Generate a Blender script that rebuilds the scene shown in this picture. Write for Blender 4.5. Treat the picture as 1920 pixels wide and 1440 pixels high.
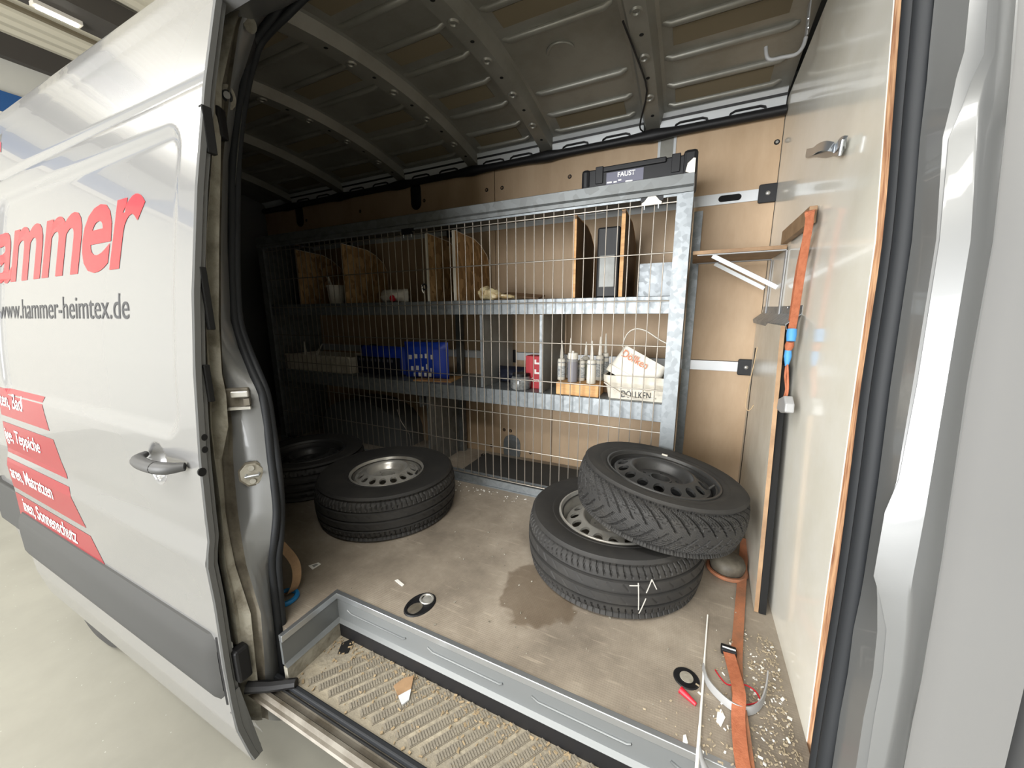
import bpy, math, random
import numpy as np
from mathutils import Matrix, Vector

random.seed(7)
scene = bpy.context.scene
COL = scene.collection
for o in list(bpy.data.objects):
    bpy.data.objects.remove(o)

# ------------------------------------------------------------------ camera
FPX, YAW, PIT, ROL = 692.79, -0.4446, 0.1898, -0.0059
CAM = np.array([0.1232, -1.7826, 1.0012])
cy, sy, cp, sp, cr, sr = math.cos(YAW), math.sin(YAW), math.cos(PIT), math.sin(PIT), math.cos(ROL), math.sin(ROL)
FW = np.array([sy*cp, cy*cp, -sp]); R0 = np.array([cy, -sy, 0.0]); U0 = np.cross(R0, FW)
RT = cr*R0 + sr*U0; UP = cr*U0 - sr*R0
cd = bpy.data.cameras.new('camera'); cam = bpy.data.objects.new('camera', cd); COL.objects.link(cam)
cd.sensor_width = 36.0; cd.lens = FPX/1920*36.0; cd.clip_start = 0.02; cd.clip_end = 100
cam.matrix_world = Matrix(((RT[0], UP[0], -FW[0], CAM[0]), (RT[1], UP[1], -FW[1], CAM[1]), (RT[2], UP[2], -FW[2], CAM[2]), (0, 0, 0, 1)))
scene.camera = cam

# ------------------------------------------------------------------ world, light, exposure
GZ = -0.68                       # hall floor below the cargo floor (cargo floor is z = 0)
HC = 4.95                        # hall ceiling
w = bpy.data.worlds.new('world'); scene.world = w; w.use_nodes = True
w.node_tree.nodes['Background'].inputs[0].default_value = (0.9, 0.95, 1.0, 1)
w.node_tree.nodes['Background'].inputs[1].default_value = 0.25
def area(name, loc, rot, sx, sy_, power, col=(1, 1, 1)):
    l = bpy.data.lights.new(name, 'AREA'); l.shape = 'RECTANGLE'; l.size = sx; l.size_y = sy_; l.energy = power; l.color = col
    o = bpy.data.objects.new(name, l); COL.objects.link(o); o.location = loc; o.rotation_euler = rot
    return o
# rooflights of the hall: long strips under the ceiling, plus an added fill light, with no seen source, behind the camera
for i, (x, y) in enumerate([(-6.0, -3.0), (-2.6, -3.2), (0.8, -3.4), (-6.0, -6.2), (-2.6, -6.2), (0.8, -6.2)]):
    area('rooflight', (x, y, HC-0.35), (0, 0, 0), 2.6, 0.9, 120, (1.0, 0.985, 0.95))
area('front_fill', (-3.5, -8.6, 1.4), (math.radians(90), 0, 0), 6.8, 4.0, 1150, (0.97, 0.985, 1.0))
vs = scene.view_settings
vs.view_transform = 'Standard'; vs.look = 'None'; vs.gamma = 1.0; vs.use_curve_mapping = False
vs.exposure = 0.38

# ------------------------------------------------------------------ pixel helpers: a pixel of the 1920x1440 photo to a point on a real plane
def ray(u, v):
    return RT*((u-960)/FPX) - UP*((v-720)/FPX) + FW
def at(u, v, axis, val):
    d = ray(u, v); t = (val-CAM[axis])/d[axis]
    return CAM + t*d
# profile of the sliding door's outer skin: y over z
PZ = [-0.45, -0.36, -0.23, -0.136, 0.0, 0.10, 0.20, 0.33, 0.40, 0.45, 0.63, 0.854, 1.055, 1.316, 1.564, 1.778, 1.80, 1.87, 1.93, 1.975, 2.02, 2.06, 2.10]
PY = [-1.285, -1.31, -1.333, -1.336, -1.336, -1.334, -1.332, -1.334, -1.319, -1.318, -1.308, -1.288, -1.263, -1.219, -1.168, -1.115, -1.109, -1.092, -1.064, -1.025, -0.95, -0.82, -0.60]
def prof(z):
    return float(np.interp(z, PZ, PY))
def atp(u, v, off=0.0):
    """pixel to the point where its ray meets the body side profile shifted by off"""
    d = ray(u, v); t = (-1.2-CAM[1])/d[1]
    for _ in range(30):
        z = CAM[2]+t*d[2]; t2 = (prof(z)+off-CAM[1])/d[1]; t = 0.5*t+0.5*t2
    return CAM+t*d

# ------------------------------------------------------------------ materials
def lin(c):
    c = c/255.0
    return c/12.92 if c <= 0.04045 else ((c+0.055)/1.055)**2.4
def RGB(r, g, b):
    return (lin(r), lin(g), lin(b), 1.0)
MATS = {}
def M(name, col, rough=0.5, metal=0.0, col2=None, vscale=6.0, vmin=0.4, vmax=0.62, stretch=(1, 1, 1), bump=0.0, bscale=80.0,
      coat=0.0, spec=0.5, alpha=1.0, emit=None, voro=False, rvar=0.0):
    m = bpy.data.materials.new(name); m.use_nodes = True
    nt = m.node_tree; b = nt.nodes['Principled BSDF']; L = nt.links
    b.inputs['Base Color'].default_value = RGB(*col); b.inputs['Roughness'].default_value = rough
    b.inputs['Metallic'].default_value = metal; b.inputs['Coat Weight'].default_value = coat
    b.inputs['Specular IOR Level'].default_value = spec
    b.inputs['Alpha'].default_value = alpha
    tc = nt.nodes.new('ShaderNodeTexCoord'); mp = nt.nodes.new('ShaderNodeMapping')
    mp.inputs['Scale'].default_value = stretch
    L.new(tc.outputs['Object'], mp.inputs['Vector'])
    if col2 is not None:
        if voro:
            n = nt.nodes.new('ShaderNodeTexVoronoi'); n.inputs['Scale'].default_value = vscale; n.inputs['Randomness'].default_value = 1
            src = n.outputs['Color']
            sep = nt.nodes.new('ShaderNodeSeparateColor'); L.new(src, sep.inputs[0]); src = sep.outputs[0]
        else:
            n = nt.nodes.new('ShaderNodeTexNoise'); n.inputs['Scale'].default_value = vscale; n.inputs['Detail'].default_value = 6
            n.inputs['Roughness'].default_value = 0.65
            src = n.outputs['Fac']
        L.new(mp.outputs[0], n.inputs['Vector'])
        r = nt.nodes.new('ShaderNodeValToRGB'); r.color_ramp.elements[0].position = vmin; r.color_ramp.elements[1].position = vmax
        r.color_ramp.elements[0].color = RGB(*col); r.color_ramp.elements[1].color = RGB(*col2)
        L.new(src, r.inputs[0]); L.new(r.outputs[0], b.inputs['Base Color'])
        if rvar:
            mr = nt.nodes.new('ShaderNodeMapRange'); mr.inputs[3].default_value = rough-rvar; mr.inputs[4].default_value = rough+rvar
            L.new(src, mr.inputs[0]); L.new(mr.outputs[0], b.inputs['Roughness'])
    if bump:
        n2 = nt.nodes.new('ShaderNodeTexNoise'); n2.inputs['Scale'].default_value = bscale; n2.inputs['Detail'].default_value = 4
        L.new(mp.outputs[0], n2.inputs['Vector'])
        bp = nt.nodes.new('ShaderNodeBump'); bp.inputs['Strength'].default_value = bump; bp.inputs['Distance'].default_value = 0.01
        L.new(n2.outputs['Fac'], bp.inputs['Height']); L.new(bp.outputs[0], b.inputs['Normal'])
    if emit:
        b.inputs['Emission Color'].default_value = RGB(*emit[:3]); b.inputs['Emission Strength'].default_value = emit[3]
    MATS[name] = m
    return m
M('paint', (114, 114, 114), 0.22, 0.15, coat=0.5)
M('paint_dirty', (172, 172, 166), 0.38, 0.2, col2=(120, 110, 92), vscale=7, vmin=0.5, vmax=0.75)
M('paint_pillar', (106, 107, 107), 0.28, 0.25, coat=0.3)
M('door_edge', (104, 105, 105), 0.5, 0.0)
M('sealant', (150, 146, 134), 0.55, 0, col2=(104, 97, 84), vscale=14, vmin=0.45, vmax=0.7, bump=0.3, bscale=40)
M('dirty_channel', (110, 104, 92), 0.6, 0, col2=(70, 64, 55), vscale=9, vmin=0.4, vmax=0.65)
M('roof_metal', (146, 145, 138), 0.40, 0.4, col2=(130, 128, 120), vscale=3)
M('inner_white', (205, 208, 210), 0.3, 0.2)
M('damping', (112, 102, 82), 0.8)
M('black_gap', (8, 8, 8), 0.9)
M('black_plastic', (22, 22, 24), 0.5, spec=0.35)
M('moulding', (62, 62, 61), 0.7, spec=0.2, bump=0.05, bscale=400)
M('rubber_seal', (30, 32, 35), 0.62, spec=0.3)
M('rubber', (36, 35, 34), 0.72, col2=(48, 46, 43), vscale=9, vmin=0.45, vmax=0.75)
M('rubber_side', (40, 39, 38), 0.66, col2=(56, 53, 49), vscale=7, vmin=0.45, vmax=0.75)
M('steel_black', (56, 56, 56), 0.42, 0.3)
M('steel_silver', (188, 186, 180), 0.32, 0.6, col2=(150, 142, 130), vscale=9, vmin=0.5, vmax=0.75)
M('galv', (136, 141, 144), 0.42, 0.45, col2=(124, 129, 132), vscale=55, voro=True, vmin=0.2, vmax=0.9, rvar=0.04)
M('galv_dark', (116, 119, 119), 0.5, 0.45, col2=(104, 106, 105), vscale=30, voro=True, vmin=0.2, vmax=0.9)
M('wire', (156, 149, 139), 0.40, 0.7)
M('ply', (186, 161, 132), 0.6, col2=(168, 142, 112), vscale=3.0, stretch=(1.5, 1.5, 0.5), vmin=0.35, vmax=0.7, bump=0.05, bscale=60)
M('ply_dark', (140, 108, 78), 0.6, col2=(112, 86, 60), vscale=6)
M('wood', (214, 168, 112), 0.6, col2=(190, 140, 86), vscale=6, stretch=(1, 1, 5))
M('wood_grey', (158, 128, 96), 0.65, col2=(132, 104, 76), vscale=8)
M('osb', (186, 150, 104), 0.7, col2=(138, 104, 64), vscale=45, stretch=(1, 1, 0.5), voro=True, vmin=0.1, vmax=0.9, bump=0.2, bscale=90)
M('white_edge', (214, 208, 196), 0.5)
M('panel_white', (234, 231, 221), 0.16, col2=(228, 224, 211), vscale=4, coat=0.3)
M('panel_loose', (206, 200, 186), 0.3, col2=(190, 182, 166), vscale=5)
M('white_plastic', (226, 222, 212), 0.4, col2=(206, 200, 186), vscale=9)
M('white_dirty', (214, 208, 194), 0.5, col2=(172, 160, 140), vscale=8, vmin=0.5, vmax=0.8)
M('grey_plastic', (150, 150, 150), 0.45)
M('clear_cap', (205, 206, 200), 0.3)
M('red', (196, 30, 48), 0.35)
M('red_stripe', (122, 18, 32), 0.3, coat=0.2)
M('red_letter', (172, 18, 30), 0.3, coat=0.1)
M('white_letter', (236, 234, 230), 0.4)
M('black_letter', (34, 36, 42), 0.4)
M('orange_letter', (206, 104, 50), 0.5)
M('blue_bag', (26, 62, 178), 0.4)
M('navy', (20, 24, 40), 0.5)
M('blue', (28, 120, 180), 0.4)
M('blue_cloth', (70, 140, 196), 0.6)
M('orange', (176, 106, 74), 0.7, col2=(160, 92, 62), vscale=60, bump=0.15, bscale=260)
M('orange_dirty', (164, 104, 72), 0.75, col2=(132, 92, 68), vscale=14, bump=0.15, bscale=260)
M('grey_label', (96, 96, 112), 0.5)
M('alu', (118, 121, 122), 0.45, 0.4)
M('handle', (62, 62, 62), 0.5)
M('chalk', (176, 174, 168), 0.9)
M('zinc', (196, 200, 204), 0.3, 0.85)
M('string', (186, 160, 124), 0.8)
M('dirt', (150, 132, 104), 0.95)
M('paper', (232, 230, 224), 0.7)
M('red_box', (176, 32, 44), 0.5)
M('hall_wall', (186, 184, 176), 0.7)
M('hall_beam', (64, 60, 56), 0.6)
M('hall_ceiling', (196, 190, 172), 0.6)
M('hall_blue', (34, 78, 130), 0.5)
M('lamp', (240, 240, 235), 0.4, emit=(255, 250, 238, 9.0))

def floor_material():
    """worn vinyl faced cargo floor: brown grey, scuffed, with one spilled patch and an embossed grid"""
    m = bpy.data.materials.new('cargo_floor'); m.use_nodes = True
    nt = m.node_tree; b = nt.nodes['Principled BSDF']; L = nt.links
    tc = nt.nodes.new('ShaderNodeTexCoord')
    n1 = nt.nodes.new('ShaderNodeTexNoise'); n1.inputs['Scale'].default_value = 3.2; n1.inputs['Detail'].default_value = 8; n1.inputs['Roughness'].default_value = 0.7
    L.new(tc.outputs['Object'], n1.inputs['Vector'])
    r1 = nt.nodes.new('ShaderNodeValToRGB')
    e = r1.color_ramp.elements; e[0].position = 0.32; e[0].color = RGB(114, 105, 94); e[1].position = 0.72; e[1].color = RGB(164, 154, 140)
    k = e.new(0.5); k.color = RGB(138, 128, 115)
    L.new(n1.outputs['Fac'], r1.inputs[0])
    mp = nt.nodes.new('ShaderNodeMapping'); mp.inputs['Scale'].default_value = (5, 40, 1); mp.inputs['Rotation'].default_value = (0, 0, 0.6)
    L.new(tc.outputs['Object'], mp.inputs['Vector'])
    n2 = nt.nodes.new('ShaderNodeTexNoise'); n2.inputs['Scale'].default_value = 2.0; n2.inputs['Detail'].default_value = 5
    L.new(mp.outputs[0], n2.inputs['Vector'])
    r2 = nt.nodes.new('ShaderNodeValToRGB'); r2.color_ramp.elements[0].position = 0.62; r2.color_ramp.elements[1].position = 0.75
    L.new(n2.outputs['Fac'], r2.inputs[0])
    mx = nt.nodes.new('ShaderNodeMix'); mx.data_type = 'RGBA'; mx.inputs[7].default_value = RGB(190, 178, 160)
    sc = nt.nodes.new('ShaderNodeMath'); sc.operation = 'MULTIPLY'; sc.inputs[1].default_value = 0.35
    L.new(r2.outputs[0], sc.inputs[0]); L.new(sc.outputs[0], mx.inputs[0]); L.new(r1.outputs[0], mx.inputs[6])
    # dark spill beside the stacked wheels
    sp_ = nt.nodes.new('ShaderNodeVectorMath'); sp_.operation = 'DISTANCE'; sp_.inputs[1].default_value = (-0.30, -0.69, 0.68)
    nz = nt.nodes.new('ShaderNodeTexNoise'); nz.inputs['Scale'].default_value = 11
    L.new(tc.outputs['Object'], nz.inputs['Vector'])
    ad = nt.nodes.new('ShaderNodeMath'); ad.operation = 'MULTIPLY_ADD'; ad.inputs[1].default_value = 0.16
    L.new(tc.outputs['Object'], sp_.inputs[0]); L.new(nz.outputs['Fac'], ad.inputs[0]); L.new(sp_.outputs['Value'], ad.inputs[2])
    r3 = nt.nodes.new('ShaderNodeValToRGB'); r3.color_ramp.elements[0].position = 0.212; r3.color_ramp.elements[0].color = (1, 1, 1, 1)
    r3.color_ramp.elements[1].position = 0.226; r3.color_ramp.elements[1].color = (0, 0, 0, 1)
    L.new(ad.outputs[0], r3.inputs[0])
    sc3 = nt.nodes.new('ShaderNodeMath'); sc3.operation = 'MULTIPLY'; sc3.inputs[1].default_value = 0.6
    L.new(r3.outputs[0], sc3.inputs[0])
    mx2 = nt.nodes.new('ShaderNodeMix'); mx2.data_type = 'RGBA'; mx2.inputs[7].default_value = RGB(82, 66, 48)
    L.new(sc3.outputs[0], mx2.inputs[0]); L.new(mx.outputs[2], mx2.inputs[6]); L.new(mx2.outputs[2], b.inputs['Base Color'])
    b.inputs['Roughness'].default_value = 0.55
    v = nt.nodes.new('ShaderNodeTexVoronoi'); v.inputs['Scale'].default_value = 150; v.inputs['Randomness'].default_value = 0.05
    L.new(tc.outputs['Object'], v.inputs['Vector'])
    bp = nt.nodes.new('ShaderNodeBump'); bp.inputs['Strength'].default_value = 0.25; bp.inputs['Distance'].default_value = 0.002
    L.new(v.outputs['Distance'], bp.inputs['Height']); L.new(bp.outputs[0], b.inputs['Normal'])
    MATS['cargo_floor'] = m
floor_material()
def edge_material():
    """plywood edge: thin plies running up the board"""
    m = bpy.data.materials.new('ply_edge'); m.use_nodes = True
    nt = m.node_tree; b = nt.nodes['Principled BSDF']; L = nt.links
    tc = nt.nodes.new('ShaderNodeTexCoord'); mp = nt.nodes.new('ShaderNodeMapping'); mp.inputs['Scale'].default_value = (260, 3, 9)
    L.new(tc.outputs['Object'], mp.inputs['Vector'])
    n = nt.nodes.new('ShaderNodeTexNoise'); n.inputs['Scale'].default_value = 1.3; n.inputs['Detail'].default_value = 4
    L.new(mp.outputs[0], n.inputs['Vector'])
    r = nt.nodes.new('ShaderNodeValToRGB'); r.color_ramp.elements[0].position = 0.35; r.color_ramp.elements[0].color = RGB(140, 94, 66)
    r.color_ramp.elements[1].position = 0.68; r.color_ramp.elements[1].color = RGB(206, 164, 124)
    L.new(n.outputs['Fac'], r.inputs[0]); L.new(r.outputs[0], b.inputs['Base Color']); b.inputs['Roughness'].default_value = 0.8
    MATS['ply_edge'] = m
edge_material()
def hall_floor_material():
    m = bpy.data.materials.new('hall_floor'); m.use_nodes = True
    nt = m.node_tree; b = nt.nodes['Principled BSDF']; L = nt.links
    tc = nt.nodes.new('ShaderNodeTexCoord')
    n = nt.nodes.new('ShaderNodeTexNoise'); n.inputs['Scale'].default_value = 1.1; n.inputs['Detail'].default_value = 7; n.inputs['Roughness'].default_value = 0.65
    L.new(tc.outputs['Object'], n.inputs['Vector'])
    r = nt.nodes.new('ShaderNodeValToRGB'); r.color_ramp.elements[0].position = 0.3; r.color_ramp.elements[0].color = RGB(126, 124, 115)
    r.color_ramp.elements[1].position = 0.7; r.color_ramp.elements[1].color = RGB(144, 142, 132)
    v = nt.nodes.new('ShaderNodeTexVoronoi'); v.inputs['Scale'].default_value = 24
    L.new(tc.outputs['Object'], v.inputs['Vector'])
    r2 = nt.nodes.new('ShaderNodeValToRGB'); r2.color_ramp.elements[0].position = 0.03; r2.color_ramp.elements[0].color = (1, 1, 1, 1); r2.color_ramp.elements[1].position = 0.06; r2.color_ramp.elements[1].color = (0, 0, 0, 1)
    L.new(v.outputs['Distance'], r2.inputs[0])
    mx = nt.nodes.new('ShaderNodeMix'); mx.data_type = 'RGBA'; mx.inputs[7].default_value = RGB(190, 190, 184)
    L.new(r2.outputs[0], mx.inputs[0]); L.new(n.outputs['Fac'], r.inputs[0]); L.new(r.outputs[0], mx.inputs[6]); L.new(mx.outputs[2], b.inputs['Base Color'])
    b.inputs['Roughness'].default_value = 0.35
    MATS['hall_floor'] = m
hall_floor_material()

# ------------------------------------------------------------------ mesh builder
BASE = {}
class MB:
    def __init__(s):
        s.v = []; s.f = []
    def add(s, v, f):
        k = len(s.v); s.v += [tuple(map(float, p)) for p in v]; s.f += [tuple(i+k for i in q) for q in f]; return s
    def box(s, x0, x1, y0, y1, z0, z1):
        v = [(x, y, z) for x in (x0, x1) for y in (y0, y1) for z in (z0, z1)]
        return s.add(v, [(0, 1, 3, 2), (4, 6, 7, 5), (0, 4, 5, 1), (2, 3, 7, 6), (0, 2, 6, 4), (1, 5, 7, 3)])
    def obox(s, c, size, mat3):
        m = mat3 if isinstance(mat3, Matrix) else Matrix(mat3)
        c = Vector(c); v = [c + m @ Vector((x*size[0]/2, y*size[1]/2, z*size[2]/2)) for x in (-1, 1) for y in (-1, 1) for z in (-1, 1)]
        return s.add(v, [(0, 1, 3, 2), (4, 6, 7, 5), (0, 4, 5, 1), (2, 3, 7, 6), (0, 2, 6, 4), (1, 5, 7, 3)])
    def quadbar(s, a, b, w, t, wdir):
        """flat bar from a to b, width w along wdir, thickness t"""
        a = Vector(a); b = Vector(b); d = (b-a).normalized(); wd = Vector(wdir); wd = (wd-d*wd.dot(d)).normalized(); n = d.cross(wd)
        v = []
        for p in (a, b):
            for x, y in ((-1, -1), (1, -1), (1, 1), (-1, 1)):
                v.append(p+wd*(x*w/2)+n*(y*t/2))
        return s.add(v, [(0, 1, 2, 3), (7, 6, 5, 4), (0, 4, 5, 1), (1, 5, 6, 2), (2, 6, 7, 3), (3, 7, 4, 0)])
    def tube(s, pts, r, n=8, closed=False, caps=True):
        P = [Vector(p) for p in pts]; N = len(P); rs = r if isinstance(r, (list, tuple)) else [r]*N
        prev = None; v = []
        for i, p in enumerate(P):
            a = P[(i-1) % N] if (closed or i > 0) else p; b = P[(i+1) % N] if (closed or i < N-1) else p
            t = (b-a).normalized()
            if prev is None:
                u = t.orthogonal().normalized()
            else:
                u = (prev-t*prev.dot(t)).normalized()
            prev = u; q = t.cross(u)
            for k in range(n):
                an = 2*math.pi*k/n
                v.append(p+u*(math.cos(an)*rs[i])+q*(math.sin(an)*rs[i]))
        f = []
        for i in range(N if closed else N-1):
            j = (i+1) % N
            for k in range(n):
                l = (k+1) % n
                f.append((i*n+k, i*n+l, j*n+l, j*n+k))
        if caps and not closed:
            f.append(tuple(range(n-1, -1, -1))); f.append(tuple((N-1)*n+k for k in range(n)))
        return s.add(v, f)
    def lathe(s, pr, n=32, c=(0, 0, 0), m=None, closed=False):
        v = []; f = []; c = Vector(c)
        for r, z in pr:
            for k in range(n):
                a = 2*math.pi*k/n; p = Vector((r*math.cos(a), r*math.sin(a), z))
                v.append(c+(m @ p if m else p))
        for i in range(len(pr)-1+(1 if closed else 0)):
            j = (i+1) % len(pr)
            for k in range(n):
                l = (k+1) % n
                f.append((i*n+k, i*n+l, j*n+l, j*n+k))
        return s.add(v, f)
    def prism(s, poly, axis, d0, d1):
        """2D polygon in the plane across axis (0: (y,z), 1: (x,z), 2: (x,y)), extruded from d0 to d1"""
        def P(a, b, d):
            return (d, a, b) if axis == 0 else ((a, d, b) if axis == 1 else (a, b, d))
        n = len(poly); v = [P(a, b, d0) for a, b in poly]+[P(a, b, d1) for a, b in poly]
        f = [tuple(range(n)), tuple(range(2*n-1, n-1, -1))]+[(i, (i+1) % n, n+(i+1) % n, n+i) for i in range(n)]
        return s.add(v, f)
    def grid(s, rows):
        m = len(rows); n = len(rows[0]); v = [p for r in rows for p in r]
        return s.add(v, [(i*n+j, i*n+j+1, (i+1)*n+j+1, (i+1)*n+j) for i in range(m-1) for j in range(n-1)])
    def ribbon(s, pts, wds, w, t=0.002):
        """strap: width vectors per point, real thickness"""
        P = [Vector(p) for p in pts]; n = len(P); v = []
        for i, p in enumerate(P):
            tg = (P[min(i+1, n-1)]-P[max(i-1, 0)]).normalized(); wd = Vector(wds[i] if isinstance(wds, list) else wds); wd = (wd-tg*wd.dot(tg)).normalized(); nn = tg.cross(wd)
            ww = w[i] if isinstance(w, list) else w
            v += [p-wd*ww/2-nn*t/2, p+wd*ww/2-nn*t/2, p+wd*ww/2+nn*t/2, p-wd*ww/2+nn*t/2]
        f = [(0, 1, 2, 3), (4*n-1, 4*n-2, 4*n-3, 4*n-4)]
        for i in range(n-1):
            for k in range(4):
                l = (k+1) % 4; f.append((4*i+k, 4*i+4+k, 4*i+4+l, 4*i+l))
        return s.add(v, f)
    def mesh(s, name, mat, off=(0, 0, 0), smooth=None, fix=True):
        me = bpy.data.meshes.new(name)
        me.from_pydata([(a-off[0], b-off[1], c-off[2]) for a, b, c in s.v], [], s.f)
        if mat:
            me.materials.append(MATS[mat] if isinstance(mat, str) else mat)
        if fix:
            import bmesh
            bm = bmesh.new(); bm.from_mesh(me); bmesh.ops.recalc_face_normals(bm, faces=bm.faces); bm.to_mesh(me); bm.free()
        if smooth is not None:
            me.polygons.foreach_set('use_smooth', [True]*len(me.polygons)); me.set_sharp_from_angle(angle=math.radians(smooth))
        me.update()
        return me
    def build(s, name, mat, parent=None, smooth=None, bevel=0.0, loc=None, fix=True):
        off = BASE[parent.name] if parent is not None else (loc or (0, 0, 0))
        o = bpy.data.objects.new(name, s.mesh(name, mat, off, smooth, fix)); COL.objects.link(o)
        if parent is not None:
            o.parent = parent
        else:
            o.location = off
        BASE[o.name] = tuple(off)
        if bevel:
            md = o.modifiers.new('bevel', 'BEVEL'); md.width = bevel; md.segments = 2; md.limit_method = 'ANGLE'; md.angle_limit = math.radians(40)
        return o
def thing(name, label, cat, loc=(0, 0, 0), group=None):
    o = bpy.data.objects.new(name, None); COL.objects.link(o); o.location = loc; o.empty_display_size = 0.1
    o['label'] = label; o['category'] = cat
    if group: o['group'] = group
    BASE[o.name] = tuple(loc)
    return o
def local(name, label, cat, loc, rot=(0, 0, 0), group=None):
    """a thing whose parts are built around the origin and then placed"""
    o = thing(name, label, cat, loc, group); BASE[o.name] = (0, 0, 0); o.rotation_euler = rot
    return o
def tag(o, label, cat, group=None):
    o['label'] = label; o['category'] = cat
    if group: o['group'] = group
    return o
def struct(o):
    o['kind'] = 'structure'
    return o
def link_copy(src, parent=None, dm=None):
    c = src.copy(); COL.objects.link(c)
    if parent is not None: c.parent = parent
    BASE[c.name] = BASE.get(src.name, (0, 0, 0))
    return c
def text_mesh(txt, size=1.0, bold=0.0, shear=0.0, spacing=1.0, ext=0.0):
    cu = bpy.data.curves.new('t', 'FONT'); cu.body = txt; cu.size = size; cu.offset = bold; cu.shear = shear; cu.space_character = spacing; cu.extrude = ext
    cu.resolution_u = 4
    ob = bpy.data.objects.new('t', cu); COL.objects.link(ob); bpy.context.view_layer.update()
    me = bpy.data.meshes.new_from_object(ob.evaluated_get(bpy.context.evaluated_depsgraph_get()))
    bpy.data.objects.remove(ob); bpy.data.curves.remove(cu)
    return me
def text_part(name, txt, mat, parent, mapfn, size=1.0, fit=None, **kw):
    """flat lettering; mapfn turns the text plane (s,t), scaled to fit = (width,height) when given, into a world point"""
    me = text_mesh(txt, size, **kw)
    V = np.array([v.co[:] for v in me.vertices])
    if fit:
        lo = V.min(0); hi = V.max(0); V[:, 0] = (V[:, 0]-lo[0])/(hi[0]-lo[0])*fit[0]; V[:, 1] = (V[:, 1]-lo[1])/(hi[1]-lo[1])*fit[1]
    b = BASE[parent.name]
    for v, p in zip(me.vertices, V):
        q = mapfn(p[0], p[1]); v.co = (q[0]-b[0], q[1]-b[1], q[2]-b[2])
    me.materials.clear(); me.materials.append(MATS[mat]); me.name = name
    o = bpy.data.objects.new(name, me); COL.objects.link(o); o.parent = parent; BASE[o.name] = b
    return o
def circ(cx, cz, r, n=20, a0=0, a1=2*math.pi):
    return [(cx+r*math.cos(a0+(a1-a0)*k/n), cz+r*math.sin(a0+(a1-a0)*k/n)) for k in range(n)]
def stadium(cx, cz, w, h, n=8):
    """upright or lying oval outline"""
    r = min(w, h)/2; p = []
    for k in range(n+1):
        a = math.pi*k/n
        p.append((cx+r*math.cos(a), cz+h/2-r+r*math.sin(a)) if h >= w else (cx+w/2-r+r*math.sin(a), cz+r*math.cos(a)))
    for k in range(n+1):
        a = math.pi*k/n
        p.append((cx-r*math.cos(a), cz-h/2+r-r*math.sin(a)) if h >= w else (cx-w/2+r-r*math.sin(a), cz-r*math.cos(a)))
    return p
def rrect(x0, x1, z0, z1, r, n=5):
    p = []
    for cx, cz, a in ((x1-r, z1-r, 0), (x0+r, z1-r, 90), (x0+r, z0+r, 180), (x1-r, z0+r, 270)):
        for k in range(n+1):
            t = math.radians(a+90*k/n); p.append((cx+r*math.cos(t), cz+r*math.sin(t)))
    return p

# ================================================================== the hall
hx0, hx1, hy0, hy1 = -9.0, 7.0, -9.0, 7.0
o = MB().box(hx0, hx1, hy0, hy1, GZ-0.1, GZ).build('floor', 'hall_floor'); struct(o)
rows = []
for y in (hy0, hy1):
    r = []
    x = hx0; k = 0
    while x < hx1+0.3:
        for dx, dz in ((0, 0), (0.09, 0), (0.13, -0.05), (0.20, -0.05)):
            r.append((x+dx, y, HC+dz))
        x += 0.24
    rows.append(r)
struct(MB().grid(rows).build('ceiling', 'hall_ceiling'))
struct(MB().box(hx0-0.1, hx0, hy0, hy1, GZ, HC).build('wall_left', 'hall_wall'))
struct(MB().box(hx1, hx1+0.1, hy0, hy1, GZ, HC).build('wall_right', 'hall_wall'))
struct(MB().box(hx0, hx1, hy1, hy1+0.1, GZ, HC).build('wall_back', 'hall_wall'))
struct(MB().box(hx0, hx1, hy0-0.1, hy0, GZ, HC).build('wall_front', 'hall_wall'))
struct(MB().box(hx0, hx0+0.12, hy0, hy1, 4.60, HC-0.04).build('trim_1', 'hall_beam'))
struct(MB().box(hx0, hx0+0.06, hy0, hy1, 3.86, 4.14).build('trim_2', 'hall_blue'))
struct(MB().box(hx0, hx0+0.07, hy0, hy1, 3.78, 3.855).build('trim_3', 'white_edge'))
struct(MB().box(-7.25, -6.75, hy0, hy1, 4.62, HC-0.06).build('trim_4', 'hall_beam'))
struct(MB().box(-7.96, -7.90, hy0, hy1, 4.84, 4.88).build('trim_5', 'damping'))
lt = thing('strip_lamp', 'short white strip lamp under the corrugated hall ceiling, top left', 'lamp', (-7.1, 0.7, 4.62))
MB().box(-7.16, -7.04, 0.40, 0.80, 4.575, 4.62).build('housing', 'white_edge', lt)
MB().box(-7.12, -7.08, 0.43, 0.77, 4.555, 4.575).build('tube', 'lamp', lt)

# ================================================================== the van
van = thing('cargo_van', 'silver grey panel van with its side door slid open, seen from close by', 'van', (0, 0, GZ))
BO = 0.07                       # body skin lies this far inside the slid-open door
ZB = list(np.linspace(-0.45, 1.80, 46))
def body_rows(xs, zs, off):
    out = []
    for z in zs:
        r = []
        for x in xs:
            e = max(0.0, (-3.30-x)/0.14); r.append((x, prof(z)+off+0.10*e*e, z))
        out.append(r)
    return out
XQ = [-3.44, -3.41, -3.37, -3.33, -3.30]+list(np.linspace(-3.2, -1.13, 12))
MB().grid(body_rows(XQ, ZB, BO)).build('quarter_panel', 'paint', van, smooth=40)
ZR = list(np.linspace(1.80, 2.10, 24))
XR = [-3.44, -3.41, -3.37, -3.33, -3.30]+list(np.linspace(-3.2, 1.6, 24))
rows = body_rows(XR, ZR, 0.004)
rows.insert(0, [(x, y+0.04, z-0.012) for x, y, z in rows[0]])
rows += [[(x, y, 2.10+0.03*math.sin((y+0.60)/1.2*math.pi)) for x in XR] for y in np.linspace(-0.55, 0.57, 8)]
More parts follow.
